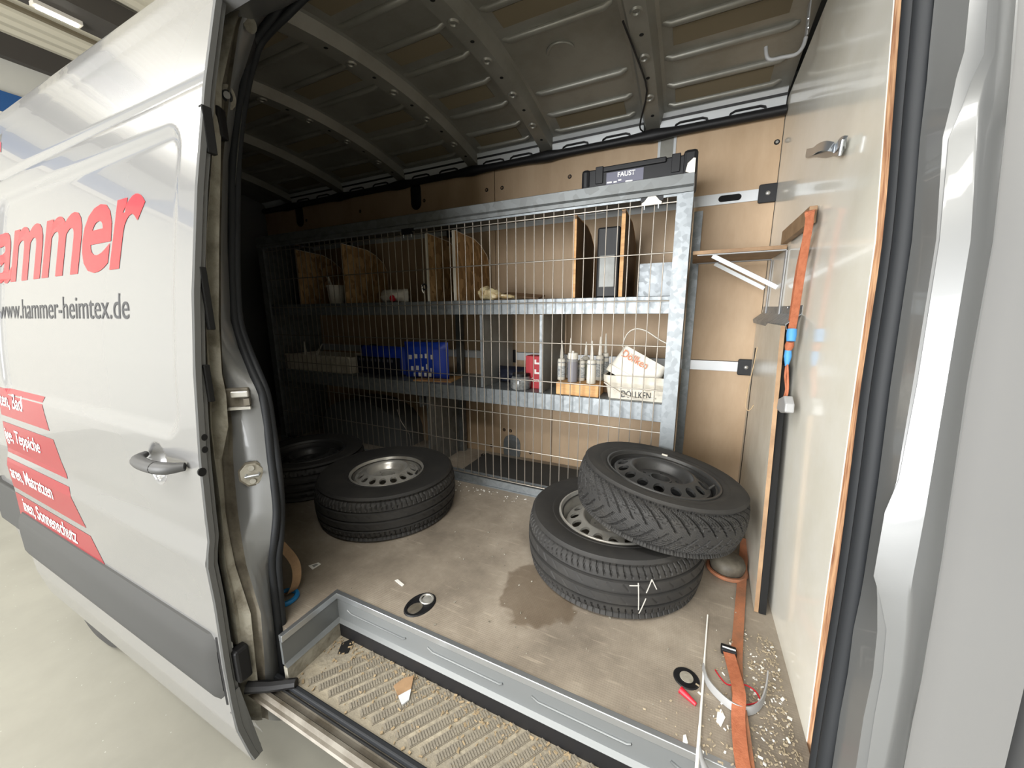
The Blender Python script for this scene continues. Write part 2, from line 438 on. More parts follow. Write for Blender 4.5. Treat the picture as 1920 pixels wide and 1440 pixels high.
rows += [[(x, 0.64, 2.0) for x in XR], [(x, 0.70, 1.7) for x in XR], [(x, 0.75, -0.4) for x in XR]]
MB().grid(rows).build('roof_skin', 'paint', van, smooth=40)
MB().prism([(prof(z)+0.09, z) for z in np.linspace(-0.4, 2.09, 26)]+[(0.56, 2.09), (0.64, 2.0), (0.70, 1.7), (0.74, -0.4)], 0, -3.46, -3.42).build('rear_door', 'paint', van)
MB().prism([(prof(z)+BO-0.02, z) for z in np.linspace(-0.15, 0.10, 8)]+[(-1.2, 0.10), (-1.2, -0.15)], 0, -3.40, -2.2).build('quarter_moulding', 'moulding', van, bevel=0.006)
MB().box(-3.42, 1.6, -0.90, 0.70, -0.34, -0.22).build('underbody', 'black_plastic', van)
# inner side wall behind the slid door, so that no light leaks into the load bay
MB().grid([[(x, prof(z)+0.16, z) for x in (-3.42, -1.16)] for z in (-0.2, 0.3, 0.8, 1.3, 1.8, 1.95, 2.05)]).build('inner_side_panel', 'roof_metal', van, smooth=40)
MB().grid([[(x, prof(z)+d, z) for x in (-1.20, 0.60)] for z, d in ((1.83, 0.03), (1.82, 0.05), (1.835, 0.12), (1.87, 0.16), (2.02, 0.16))]).build('door_header', 'paint_pillar', van, smooth=30)
# rear wheel of the van itself, only its foot shows under the door
wm = Matrix.Rotation(math.radians(90), 3, 'X')
MB().lathe([(0.20, -0.1), (0.30, -0.115), (0.34, -0.10), (0.35, 0), (0.34, 0.10), (0.30, 0.115), (0.20, 0.1), (0.19, 0), (0.20, -0.1)], 48, (-2.50, -1.12, GZ+0.35), wm).build('road_wheel', 'rubber', van, smooth=40)

# ---- sliding door, slid back along the flank
XE, XD = -1.02, -2.68
ZD0, ZD1 = -0.385, 1.80
pt = atp(310, 243); pb = atp(245, 797); pr = atp(324, 470)
EX1, EZ1, EZ0 = float(pr[0]), float(pt[2]), float(pb[2])
EX0 = -2.60
hc = atp(296, 868)
HX, HZ = float(hc[0]), float(hc[2])
def axis_pts(a, b, step, c, rad, fine):
    p = [a]
    while p[-1] < b-1e-6:
        s_ = fine if abs(p[-1]-c) < rad else step
        p.append(min(b, p[-1]+s_))
    return p
dx = axis_pts(XD, XE, 0.012, HX, 0.075, 0.005)
dz = axis_pts(ZD0, ZD1, 0.010, HZ, 0.075, 0.005)
def sstep(a, b, x):
    t = min(1, max(0, (x-a)/(b-a))); return t*t*(3-2*t)
def door_y(x, z):
    y = prof(z)
    # pressed-in upper field with a rounded corner
    r = 0.07; qx = abs(x-(EX0+EX1)/2)-((EX1-EX0)/2-r); qz = abs(z-(EZ0+EZ1)/2)-((EZ1-EZ0)/2-r)
    d = math.hypot(max(qx, 0), max(qz, 0))+min(max(qx, qz), 0)-r
    y += 0.013*sstep(0.012, -0.022, d)
    # pressed line just under the roof crease
    y += 0.008*math.exp(-((z-1.585)/0.010)**2)
    # grip bowl behind the handle
    q = math.hypot((x-HX)/0.052, (z-HZ)/0.062)
    if q < 1: y += 0.032*(1-q**2.5)
    return y
rows = []
for z in dz:
    rows.append([(x, door_y(x, z), z) for x in dx])
rear_cut = 0.0
door = MB().grid(rows).build('sliding_door', 'paint', van, smooth=50)
door['label'] = 'silver sliding door with red lettering, slid open to the left'
zs = list(np.linspace(ZD0, ZD1, 60))
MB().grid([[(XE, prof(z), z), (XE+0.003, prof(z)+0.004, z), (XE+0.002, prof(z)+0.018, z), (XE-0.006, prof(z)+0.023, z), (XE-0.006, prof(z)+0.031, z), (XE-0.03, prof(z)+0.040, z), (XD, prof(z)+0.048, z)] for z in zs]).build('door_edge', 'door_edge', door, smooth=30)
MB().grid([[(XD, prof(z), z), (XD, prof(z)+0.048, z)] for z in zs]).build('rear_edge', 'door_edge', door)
# pointed lower front corner of the door
c0 = atp(468, 1417)
MB().add([(XE-0.004, prof(-0.16)-0.0015, -0.16), (XE-0.004, prof(-0.385)-0.0015, -0.385), (c0[0], c0[1]+0.002, c0[2]), (XE-0.004, prof(-0.16)+0.002, -0.16), (XE-0.004, prof(-0.385)+0.002, -0.385), (c0[0], c0[1]+0.004, c0[2])], [(0, 1, 2), (3, 5, 4), (0, 2, 5, 3), (1, 4, 5, 2), (0, 3, 4, 1)]).build('corner_skin', 'paint', door)
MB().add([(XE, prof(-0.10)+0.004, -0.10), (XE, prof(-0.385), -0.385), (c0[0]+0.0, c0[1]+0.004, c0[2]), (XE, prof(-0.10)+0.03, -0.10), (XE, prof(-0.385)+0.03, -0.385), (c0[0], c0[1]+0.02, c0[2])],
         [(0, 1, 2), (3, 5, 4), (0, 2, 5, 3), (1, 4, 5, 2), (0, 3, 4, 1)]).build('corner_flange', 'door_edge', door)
mz = list(np.linspace(-0.135, 0.098, 10))
def mould(x0, x1):
    sec = []
    for z in mz:
        t = (z+0.135)/0.233; b = 0.022*min(1, 6*t, 5*(1-t)+0.25)
        sec.append((prof(z)-b, z))
    return sec
sec = mould(0, 0)
MB().grid([[(XD+0.01, y+0.02, z), (XD+0.05, y, z), (XE-0.045, y, z), (XE-0.012, y+0.018, z)] for y, z in [(prof(-0.14)+0.004, -0.14)]+sec+[(prof(0.102)+0.004, 0.102)]]).build('rub_moulding', 'moulding', door, smooth=30)
MB().grid([[(XE-0.012, prof(z)-0.003, z), (XE-0.002, prof(z)+0.002, z)] for z in mz]).build('moulding_end', 'black_plastic', door)
for u, v, r in ((383, 820, .009), (384, 843, .009), (379, 885, .012)):
    p = at(u, v, 0, XE+0.002)
    MB().prism([(p[1]+r*0.8*math.cos(a), p[2]+r*math.sin(a)) for a in np.linspace(0, 6.283, 15)[:-1]], 0, XE-0.002, XE+0.0035).build('edge_plug', 'black_gap', door)
for u, v, w_, h_ in ((384, 240, 0.03, 0.11), (384, 560, 0.02, 0.16), (388, 720, 0.018, 0.10)):
    p = at(u, v, 0, XE+0.004)
    MB().box(XE-0.012, XE+0.004, p[1], p[1]+w_*0.75, p[2]-h_/2, p[2]+h_/2).build('edge_bracket', 'black_gap', door, bevel=0.002)
p = at(446, 1245, 0, XE)
MB().box(XE-0.02, XE+0.015, p[1]-0.01, p[1]+0.03, p[2]-0.06, p[2]+0.05).build('lower_roller_bracket', 'black_plastic', door, bevel=0.008)
MB().tube([(XE-0.02, p[1]+0.02, p[2]-0.115), (XE+0.03, p[1]+0.06, p[2]-0.13), (XE+0.10, p[1]+0.10, p[2]-0.125)], [0.018, 0.016, 0.014], 8).build('lower_roller_arm', 'black_plastic', door, smooth=40)
# handle
hl = atp(254, 856, -0.03); hr = atp(327, 881, -0.03)
hp = []
for k in range(15):
    t = k/14; hp.append((hl[0]+(hr[0]-hl[0])*t, prof(HZ)-0.036-0.010*math.sin(math.pi*t)+0.030*(abs(2*t-1)**5), hl[2]+(hr[2]-hl[2])*t))
g = MB().tube(hp, [0.009+0.008*min(1, 5*(k/14), 5*(1-k/14)+0.3) for k in range(15)], 12)
hd = g.build('door_handle', 'handle', door, smooth=60)
hd['label'] = 'dark grey pull handle'
MB().tube([(hp[10][0]-0.001, hp[10][1], hp[10][2]), (hp[10][0]+0.002, hp[10][1], hp[10][2])], 0.0174, 14).build('handle_joint', 'black_plastic', hd)
# red fields and lettering
def on_door(x, z, lift=0.0022):
    return (x, door_y(x, z)-lift, z)
def field(name, pts, mat, nx=10, nz=4, lift=0.0018):
    P = [atp(u, v) for u, v in pts]   # tl, tr, br, bl
    rows = []
    for j in range(nz+1):
        t = j/nz; r = []
        for i in range(nx+1):
            s_ = i/nx
            a = P[0]*(1-s_)+P[1]*s_; b = P[3]*(1-s_)+P[2]*s_; q = a*(1-t)+b*t
            r.append(on_door(max(q[0], XD+0.002), q[2], lift))
        rows.append(r)
    return MB().grid(rows).build(name, mat, door)
XL = XD+0.003
def lpx(z):                                   # pixel of the door's rear end at height z is only used to bound the stripes
    return XL
def stripe(ur, vr, ub, vb):
    a = atp(ur, vr); b = atp(ub, vb)
    rows = [[on_door(XL+(a[0]-XL)*i/28*(1-t)+(b[0]-XL)*i/28*t, a[2]*(1-t)+b[2]*t, 0.0008) for i in range(29)] for t in np.linspace(0, 1, 9)]
    MB().grid(rows).build('red_stripe', 'red_stripe', door)
    return a, b
S = [stripe(76, 745, 93, 808), stripe(100, 824, 127, 898), stripe(130, 913, 162, 990), stripe(170, 1005, 203, 1070)]
for (a, b), txt, (uR, vR), hh in zip(S, ('ten, Bad', 'ige, Teppiche', 'aren, Matratzen', 'inen, Sonnenschutz'), ((44, 775), (82, 868), (106, 950), (150, 1030)), (0.062,)*4):
    e = atp(uR, vR); n_ = len(txt); wd = 0.036*n_ if n_ < 10 else 0.0335*n_
    zc = (a[2]+b[2])/2
    x1 = float(e[0]); x0 = max(x1-wd, XD+0.02)
    text_part('stripe_lettering', txt, 'white_letter', door, lambda s_, t, x0=x0, z0=zc-0.028: on_door(x0+s_, z0+t, 0.0024), fit=(x1-x0, 0.074), bold=0.004)
a1 = atp(262, 372); b1 = atp(236, 497); l1 = atp(-4, 521)
zb = float(atp(190, 508)[2]); zt = float(atp(215, 385)[2]); xw = float(a1[0]-l1[0])
text_part('logo_lettering', 'hammer', 'red_letter', door, lambda s_, t: on_door(float(a1[0])-xw*1.25+s_, zb+t, 0.0012), fit=(xw*1.25, (zt-zb)*1.62), bold=0.024, shear=0.18, spacing=0.95)
c1 = atp(232, 597); d1 = atp(0, 597); zt2 = float(atp(225, 550)[2])
ww = float(c1[0]-d1[0])*1.05
text_part('web_lettering', 'www.hammer-heimtex.de', 'black_letter', door, lambda s_, t: on_door(float(c1[0])-ww+s_, float(c1[2])-0.002+t, 0.0012), fit=(ww, zt2-float(c1[2])+0.004), bold=0.0)
rf = field('red_band_end', [(-10, 240), (3, 268), (2, 285), (-10, 285)], 'red_letter')
rf.parent = door

# ---- rear pillar of the door opening
LR = [(-220, 440, 446, 520, 545, 700), (-80, 418, 424, 485, 505, 605), (0, 407, 413, 455, 465, 520), (50, 404, 410, 440, 448, 484), (160, 403, 406, 416, 432, 449), (300, 397, 400, 414, 418, 429), (450, 386, 388, 411, 414, 427), (600, 386, 388, 410, 414, 433), (650, 388, 391, 413, 416, 447),
      (700, 390, 395, 416, 418, 467), (740, 393, 397, 424, 428, 486), (800, 395, 398, 428, 436, 497), (860, 402, 404, 416, 437, 500), (910, 409, 411, 420, 441, 508), (960, 415, 417, 423, 446, 512), (1010, 419, 421, 431, 453, 507), (1060, 422, 425, 441, 462, 503), (1150, 441, 447, 470, 489, 512), (1240, 450, 458, 479, 496, 522), (1290, 455, 465, 485, 498, 531), (1350, 460, 470, 492, 504, 540)]
OFFL = (0.052, 0.062, 0.080, 0.100, 0.150)
pil = thing_rows = []
face, cream, chan, flange = [], [], [], []
for y, g0, c0_, c1_, f0, f1 in LR:
    A = atp(g0, y, OFFL[0]); B = atp(c0_, y, OFFL[1]); C = atp(c1_, y, OFFL[2]); D = atp(f0, y, OFFL[3]); E_ = atp(f1, y, OFFL[4])
    cream.append([A+np.array([-0.03, 0.0, 0]), A, B, B*0.5+C*0.5+np.array([0.004, 0, 0]), C])
    ch = C*0.5+D*0.5+np.array([-0.016, 0, 0])
    chan.append([C, C*0.8+D*0.2+np.array([-0.014, 0, 0]), ch, C*0.2+D*0.8+np.array([-0.014, 0, 0]), D])
    face.append([D, D*0.85+E_*0.15+np.array([0.004, 0, 0]), D*0.5+E_*0.5+np.array([0.006, 0, 0]), D*0.2+E_*0.8+np.array([0.003, 0, 0]), E_])
    flange.append([E_, E_+np.array([-0.004, 0.012, 0]), E_+np.array([-0.03, 0.03, 0]), E_+np.array([-0.16, 0.03, 0])])
rp = MB().grid(face).build('rear_pillar', 'paint_pillar', van, smooth=60)
MB().grid(chan).build('pillar_channel', 'dirty_channel', rp, smooth=60)
MB().grid(cream).build('sealed_seam', 'sealant', rp, smooth=60)
MB().grid(flange).build('pillar_return', 'black_plastic', rp, smooth=60)
# seal
def seal_path(rows, off, frac):
    return [tuple(atp(a+(b-a)*frac, y, off)) for y, a, b in rows]
SL = [(-62, 590, 660), (-30, 550, 612), (0, 520, 582), (28, 501, 551), (50, 485, 526), (80, 467, 497), (120, 456, 481), (160, 449, 470), (220, 437, 460), (300, 429, 452), (380, 427, 450), (450, 427, 449), (530, 428, 450), (600, 433, 455), (650, 447, 471), (700, 467, 492), (740, 486, 506), (800, 496, 516), (860, 501, 526), (910, 508, 531), (960, 513, 533), (1010, 508, 532), (1060, 503, 529), (1150, 513, 534), (1240, 522, 543), (1290, 531, 552), (1330, 538, 560)]
def smooth_path(P, n=4):
    P = [np.array(p) for p in P]; out = []
    for i in range(len(P)-1):
        a = P[max(i-1, 0)]; b = P[i]; c = P[i+1]; d = P[min(i+2, len(P)-1)]
        for k in range(n):
            t = k/n; out.append(0.5*((2*b)+(-a+c)*t+(2*a-5*b+4*c-d)*t*t+(-a+3*b-3*c+d)*t**3))
    out.append(P[-1]); return out
top_l = atp(590, -62, 0.165)
ds = MB()
ds.tube(smooth_path(seal_path(SL, 0.158, 0.30)), 0.011, 8)
ds.tube(smooth_path(seal_path(SL, 0.172, 0.75)), 0.010, 8)
SRR = [(-300, 1710, 1780), (0, 1692, 1752), (200, 1680, 1732), (450, 1659, 1710), (720, 1618, 1670), (900, 1595, 1647), (1080, 1573, 1620), (1260, 1546, 1590), (1440, 1520, 1560), (1620, 1500, 1540)]
seal = ds.build('door_seal', 'rubber_seal', van, smooth=60)
seal['label'] = 'black rubber door seal'
SOFF = 0.20
MB().tube(smooth_path(seal_path(SRR, SOFF, 0.36)), 0.0125, 10).tube(smooth_path(seal_path(SRR, SOFF-0.015, 0.72)), 0.0125, 10).build('front_seal', 'rubber_seal', van, smooth=60)
MB().grid([[atp(a+4, y, SOFF+0.01), atp(a+8, y, SOFF+0.004), atp((a+b)/2, y, SOFF+0.006), atp(b, y, SOFF-0.02), atp(b+14, y, SOFF-0.03)] for y, a, b in SRR]).build('seal_flange', 'rubber_seal', van, smooth=60)
# striker plate, track end and buffer on the rear pillar
sk = atp(474, 886, 0.128)
def on_pillar(dy, dz_, lift=0.0):
    return None
stc = MB()
import itertools
n_ = Vector((0.80, -0.60, 0)).normalized(); tdir = Vector((0.60, 0.80, 0)).normalized()
def disc_poly(c, rx, rz, n=8, th=0.006, rot=0.4):
    c = Vector(c); a = []
    for k in range(n):
        an = 2*math.pi*k/n+rot; a.append(c+tdir*(rx*math.cos(an))+Vector((0, 0, rz*math.sin(an))))
    v = [p for p in a]+[p+n_*th for p in a]
    return v, [tuple(range(n)), tuple(range(2*n-1, n-1, -1))]+[(i, (i+1) % n, n+(i+1) % n, n+i) for i in range(n)]
sk = Vector(sk)+n_*0.006
v, f = disc_poly(sk, 0.036, 0.040, 8, 0.005); MB().add(v, f).build('striker_rust', 'dirty_channel', rp)
v, f = disc_poly(sk+n_*0.003, 0.031, 0.035, 8, 0.006); st = MB().add(v, f).build('striker_plate', 'sealant', rp, bevel=0.002)
for dz_ in (0.020, -0.020):
    v, f = disc_poly(sk+n_*0.008+Vector((0, 0, dz_)), 0.008, 0.008, 12, 0.004); MB().add(v, f).build('screw', 'steel_silver', st)
MB().tube([sk+n_*0.008-tdir*0.014, sk+n_*0.022-tdir*0.014, sk+n_*0.022+tdir*0.018, sk+n_*0.008+tdir*0.018], 0.004, 8).build('striker_bar', 'zinc', st, smooth=60)
# upper rubber buffer with its cup
bc = Vector(atp(428, 185, 0.108))+n_*0.006
v, f = disc_poly(bc, 0.020, 0.034, 12, 0.006); b_ = MB().add(v, f).build('buffer_seat', 'sealant', rp, bevel=0.002)
v, f = disc_poly(bc+n_*0.004, 0.013, 0.016, 16, 0.007); MB().add(v, f).build('buffer_ring', 'rubber_seal', b_)
v, f = disc_poly(bc+n_*0.009, 0.008, 0.010, 12, 0.006); MB().add(v, f).build('buffer_cone', 'grey_plastic', b_)
bc2 = Vector(atp(470, 50, 0.125))+n_*0.006
v, f = disc_poly(bc2, 0.016, 0.022, 14, 0.004); MB().add(v, f).build('pillar_plug', 'sealant', rp)
pk = Vector(atp(410, 235, 0.085))+n_*0.012
MB().obox(pk, (0.035, 0.035, 0.08), Matrix.Rotation(0.6, 3, 'Z')).build('upper_stop', 'black_plastic', rp, bevel=0.006)
pk = Vector(atp(455, 8, 0.11))+n_*0.012
MB().obox(pk, (0.04, 0.05, 0.06), Matrix.Rotation(0.6, 3, 'Z')).build('upper_hinge', 'black_plastic', rp, bevel=0.008)
# middle door track: its open end in the pillar
A = Vector(atp(396, 748, 0.075)); B = Vector(atp(470, 744, 0.140))
dn = Vector((0.012, -0.008, 0))
tr = MB().quadbar(A+dn, B+dn, 0.062, 0.016, (0, 0, 1)).build('door_track', 'dirty_channel', rp, bevel=0.004)
MB().quadbar(A*0.45+B*0.55+dn*2.4+Vector((0, 0, 0.016)), B+dn*2.4+Vector((0, 0, 0.016)), 0.018, 0.012, (0, 0, 1)).build('track_lip', 'steel_silver', tr, bevel=0.003)
MB().quadbar(A+dn*2+Vector((0, 0, -0.026)), B+dn*2+Vector((0, 0, -0.026)), 0.008, 0.010, (0, 0, 1)).build('track_rail', 'steel_silver', tr)
MB().quadbar(B*0.85+A*0.15+dn*2+Vector((0, 0, -0.008)), B+dn*2+Vector((0, 0, -0.008)), 0.02, 0.012, (0, 0, 1)).build('track_stop', 'dirty_channel', tr)

# ---- front pillar (right edge of the picture): pressed return, bright edge, outer skin and the cab door beyond
FR = [  # y, seal right, valley, ridge A, ridge B, valley 2, edge
    (-300, 1790, 1850, 1905, 1930, 1950, 1965), (0, 1752, 1800, 1853, 1874, 1890, 1905), (100, 1742, 1790, 1846, 1866, 1884, 1897), (150, 1738, 1775, 1822, 1848, 1878, 1894), (200, 1732, 1765, 1804, 1836, 1872, 1889), (260, 1725, 1750, 1779, 1832, 1866, 1883),
    (450, 1710, 1738, 1762, 1820, 1846, 1862), (720, 1670, 1695, 1720, 1775, 1800, 1813), (900, 1647, 1665, 1685, 1745, 1772, 1787), (960, 1638, 1648, 1659, 1735, 1764, 1778), (1040, 1626, 1635, 1645, 1720, 1752, 1767), (1080, 1620, 1628, 1638, 1712, 1746, 1760), (1120, 1613, 1630, 1650, 1706, 1738, 1754),
    (1180, 1600, 1630, 1662, 1702, 1728, 1744), (1260, 1590, 1622, 1655, 1694, 1714, 1731), (1340, 1575, 1605, 1640, 1680, 1698, 1714), (1440, 1560, 1590, 1625, 1660, 1678, 1696), (1620, 1540, 1560, 1590, 1620, 1645, 1668)]
FO = (SOFF-0.03, 0.118, 0.116, 0.106, 0.066, BO-0.004)
ret, skin = [], []
gx = float(atp(1893, 1440, BO)[0])
for y, a, b, c, d, e, f_ in FR:
    P = [atp(px, y, of) for px, of in zip((a, b, c, d, e, f_), FO)]
    i_ = np.array([0.009, 0.0, 0])
    lp_ = lambda a_, b_2, t_: a_*(1-t_)+b_2*t_
    ret.append([P[0], P[1]+i_*0.9, lp_(P[1], P[2], 0.70)+i_*0.9, lp_(P[1], P[2], 0.92)+i_*0.25, P[2], lp_(P[2], P[3], 0.12), lp_(P[2], P[3], 0.88), P[3], lp_(P[3], P[4], 0.12)+i_*0.25, lp_(P[3], P[4], 0.4)+i_*0.8, P[4]+i_*0.8, lp_(P[4], P[5], 0.7)+i_*0.2, P[5]])
    xe = P[5][0]; z = P[5][2]
    ys = P[5][1]
    skin.append([P[5], (xe+0.004, prof(z)+BO-0.003, z), (xe+0.02, prof(z)+BO-0.004, z), (max(gx-0.006, xe+0.03), prof(z)+BO-0.004, z), (max(gx-0.006, xe+0.03), prof(z)+BO+0.03, z)])
MB().grid(ret).build('front_pillar', 'paint_pillar', van, smooth=45)
MB().grid(skin).build('front_pillar_skin', 'paint', van, smooth=50)
cdz = list(np.linspace(-0.4, 1.80, 30)); gx = float(atp(1893, 1440, BO)[0])
MB().grid([[(gx+0.012, prof(z)+BO+0.03, z), (gx+0.012, prof(z)+BO, z), (gx+0.03, prof(z)+BO-0.004, z), (1.6, prof(z)+BO-0.004, z)] for z in cdz]).build('cab_door', 'paint', van, smooth=40)
MB().grid([[(gx-0.02, prof(z)+BO+0.028, z), (gx+0.03, prof(z)+BO+0.028, z)] for z in cdz]).build('cab_door_gap', 'black_gap', van)
MB().box(0.50, 0.53, -1.16, 0.66, -0.3, 2.1).build('cab_wall', 'roof_metal', van)

# ---- bulkhead panel
XB = 0.4476
EY = [(float(p_[2]), float(p_[1])) for p_ in [at(u, v, 0, XB) for u, v in ((1505, 1440), (1526, 1280), (1549, 1100), (1571, 950), (1602, 720), (1640, 450), (1659, 200), (1675, 0))]]
EY = [(-0.20, EY[0][1]-0.02)]+EY+[(2.04, EY[-1][1]+0.05)]
bh = MB().prism([(0.475, -0.02)]+[(0.475, 1.95)]+[(y, z) for z, y in reversed(EY)], 0, XB, XB+0.026).build('bulkhead', 'panel_white', van)
bh['label'] = 'glossy cream bulkhead panel with a bare plywood edge'
MB().grid([[(XB+0.0018, y-0.0012, z), (XB+0.0265, y-0.0012, z)] for z, y in EY]).build('bare_edge', 'ply_edge', bh)
# inner trim between bulkhead and seal
MB().grid([[(XB+0.030, y+0.03, z), (XB+0.030, (y-1.0)/2, z), (XB-0.01, prof(z)+SOFF+0.02, z)] for z, y in EY]).build('pillar_trim', 'paint_pillar', van, smooth=50)

# ---- load floor and entry step
YS, XS, YW = -0.992, -0.969, 0.474
cf = MB().prism([(-3.42, -1.17), (XS, -1.17), (XS, YS), (XB, YS), (XB, YW+0.02), (-3.42, YW+0.02)], 2, -0.018, 0.0).build('load_floor', 'cargo_floor', van)
# aluminium edging round the step, set proud of the floor
MB().box(XS, XB, YS-0.004, YS+0.012, -0.020, 0.003).build('edge_trim', 'zinc', van, bevel=0.0015)
MB().box(XS-0.012, XS+0.004, -1.20, YS+0.012, -0.020, 0.003).build('edge_trim', 'zinc', van, bevel=0.0015)
ri = MB().box(XS, XB, YS, YS+0.01, -0.105, -0.018).build('step_riser', 'alu', van)
for k in range(4):
    x0 = XS+0.05+k*0.36
    MB().tube([(x0, YS-0.001, -0.052), (x0+0.02, YS-0.001, -0.062), (x0+0.26, YS-0.001, -0.062), (x0+0.27, YS-0.001, -0.056)], 0.0035, 6).build('pressed_line', 'alu', ri, smooth=60)
MB().box(XS-0.01, XS, -1.20, YS, -0.105, -0.018).build('step_side_riser', 'alu', van)
MB().add([(XS, YS+0.004, -0.100), (XB, YS+0.004, -0.100), (XB, YS-0.012, -0.112), (XS+0.014, YS-0.012, -0.112), (XS+0.014, -1.2, -0.112), (XS-0.004, -1.2, -0.100)],
         [(0, 1, 2, 3), (0, 3, 4, 5)]).build('step_lip', 'alu', van)
MB().box(XS, XB, YS-0.010, YS+0.0, -0.168, -0.112).build('step_skirt', 'black_plastic', van)
MB().box(XS-0.006, XS+0.012, -1.20, YS-0.01, -0.168, -0.112).build('step_skirt', 'sealant', van)
M('step_dirt', (136, 129, 115), 0.85, col2=(156, 147, 129), vscale=10, vmin=0.35, vmax=0.65, bump=0.5, bscale=60)
M('step_pad', (118, 112, 101), 0.75, col2=(138, 130, 115), vscale=7, vmin=0.35, vmax=0.65, bump=0.2, bscale=200)
TZ = -0.165
tread = MB().box(XS-0.02, XB, -1.196, YS-0.009, TZ-0.02, TZ-0.003).build('step_tread', 'step_dirt', van)
# raised anti-slip pads, each with its fine cross grooves
def pad_mesh():
    g = MB(); L_ = math.hypot(0.112, 0.165); wv = 0.0215; n = 26
    g.box(-wv/2-0.0018, wv/2+0.0018, -0.002, L_+0.002, -0.003, 0.0012)
    for k in range(n):
        y0 = L_*k/n; g.box(-wv/2, wv/2, y0+0.0012, y0+L_/n-0.0012, 0.001, 0.0038)
    return g.mesh('grip_pad', 'step_pad')
pm = pad_mesh(); ang = -math.atan2(0.112, 0.165)
k = 0; x = -0.90
while x < 0.40:
    o = bpy.data.objects.new('grip_pad', pm); COL.objects.link(o); o.parent = tread; BASE[o.name] = BASE[van.name]
    o.location = (x, -1.172, TZ-0.002-GZ); o.rotation_euler = (0, 0, ang)
    x += 0.0455; k += 1
MB().prism([(p_[0], p_[1]) for p_ in [tuple(at(u, v, 2, TZ)[:2]) for u, v in ((633, 1226), (641, 1206), (657, 1199), (661, 1208), (652, 1224))]], 2, TZ-0.003, TZ+0.0015).build('drain_slot', 'black_gap', tread)
MB().box(XS-0.05, XB+0.05, -1.212, -1.196, TZ-0.03, TZ+0.006).build('sill_seal', 'rubber_seal', van, bevel=0.004)
M('sill_metal', (112, 107, 98), 0.45, 0.3, col2=(72, 64, 52), vscale=8, vmin=0.4, vmax=0.68)
sp_ = [(-1.212, TZ-0.012), (-1.222, TZ-0.022), (-1.235, TZ-0.022), (-1.243, TZ-0.008), (-1.252, TZ-0.008), (-1.258, TZ-0.022), (-1.266, TZ-0.024), (-1.270, TZ-0.030), (-1.262, TZ-0.036), (-1.20, TZ-0.050), (-1.05, TZ-0.12)]
MB().grid([[(x, y, z) for y, z in sp_] for x in (XS-0.16, -0.5, 0.0, XB+1.0)]).build('door_sill', 'sill_metal', van, smooth=40)
MB().tube([(XS-0.10, -1.218, TZ-0.012), (XB+0.05, -1.218, TZ-0.012)], 0.004, 6).build('sill_groove', 'black_gap', van)
# recessed lashing rings in the floor
def lashing(u, v, oval):
    c = at(u, v, 2, 0.0)
    if oval:
        e = MB().lathe([(0.0, 0.0006), (0.030, 0.0006), (0.031, 0.004), (0.036, 0.004), (0.038, 0.0)], 28, (0, 0, 0)).mesh('lashing_eye', 'black_plastic', smooth=40)
        o = bpy.data.objects.new('lashing_eye', e); COL.objects.link(o); o.parent = van; o.location = (c[0], c[1], 0.0005-GZ); o.scale = (1.2, 1.6, 1); o.rotation_euler = (0, 0, -0.25)
        BASE[o.name] = (0, 0, 0)
        MB().tube([(0.020*math.cos(a), 0.018+0.016*math.sin(a)*0.8, 0.004) for a in np.linspace(0, 6.283, 19)[:-1]], 0.003, 6, closed=True).build('ring', 'steel_silver', o, smooth=60)
        MB().lathe([(0, 0.006), (0.012, 0.005), (0.016, 0.001)], 16, (0, 0.020, 0)).build('screw', 'steel_silver', o, smooth=60)
        MB().lathe([(0, 0.003), (0.016, 0.003), (0.018, 0.001)], 16, (0, -0.014, 0)).build('cover', 'dirty_channel', o, smooth=60)
    else:
        o = MB().lathe([(0.0, 0.003), (0.016, 0.003), (0.017, 0.004), (0.020, 0.004), (0.020, 0.002), (0.031, 0.002), (0.034, 0.0)], 28, (c[0], c[1], 0.0005)).build('lashing_eye', 'black_plastic', van, smooth=30)
        MB().lathe([(0, 0.005), (0.017, 0.005), (0.018, 0.003)], 24, (c[0], c[1], 0.0005)).build('cover', 'sealant', o, smooth=40)
lashing(788, 1134, True); lashing(1287, 1272, False)
lashing(910, 853, False); lashing(1040, 890, False)

# ---- far side: body metal, cant rail, plywood lining, lashing rails
fw = MB().grid([[(x, y, z) for y, z in ((0.53, -0.02), (0.53, 1.75), (0.52, 1.90), (0.485, 1.965), (0.42, 2.01))] for x in (-3.42, XB)]).build('far_side_panel', 'inner_white', van, smooth=30)
XP = -1.066
for nm, x0, x1, z0, z1 in (('lining_board', -3.40, XP-0.002, 0.745, 1.895), ('lining_board', XP+0.002, XB-0.002, 0.745, 1.90), ('lining_board', -3.40, -0.66, 0.0, 0.742), ('lining_board', -0.656, XB-0.002, 0.0, 0.742)):
    MB().box(x0, x1, YW, YW+0.010, z0, z1).build(nm, 'ply', van)
for z in (1.556, 0.716):
    r = MB().box(-3.38, XB-0.01, YW-0.006, YW-0.0005, z-0.026, z+0.026).build('lashing_rail', 'inner_white', van, bevel=0.001)
    xs = (0.405, -0.95, -1.55, -2.2) if z < 1 else (0.412, -1.4, -2.4)
    for x in xs:
        p_ = MB().prism(rrect(x-0.038, x+0.038, z-0.042, z+0.042, 0.008), 1, YW-0.016, YW-0.006).build('rail_cap', 'black_plastic', r, bevel=0.003)
        MB().lathe([(0, 0.004), (0.008, 0.003), (0.010, 0)], 14, (x, YW-0.016, z), wm).build('screw', 'steel_silver', p_, smooth=60)
    if z > 1:
        MB().prism(stadium(0.255, z, 0.10, 0.030), 1, YW-0.0072, YW-0.0058).build('rail_slot', 'black_gap', r)
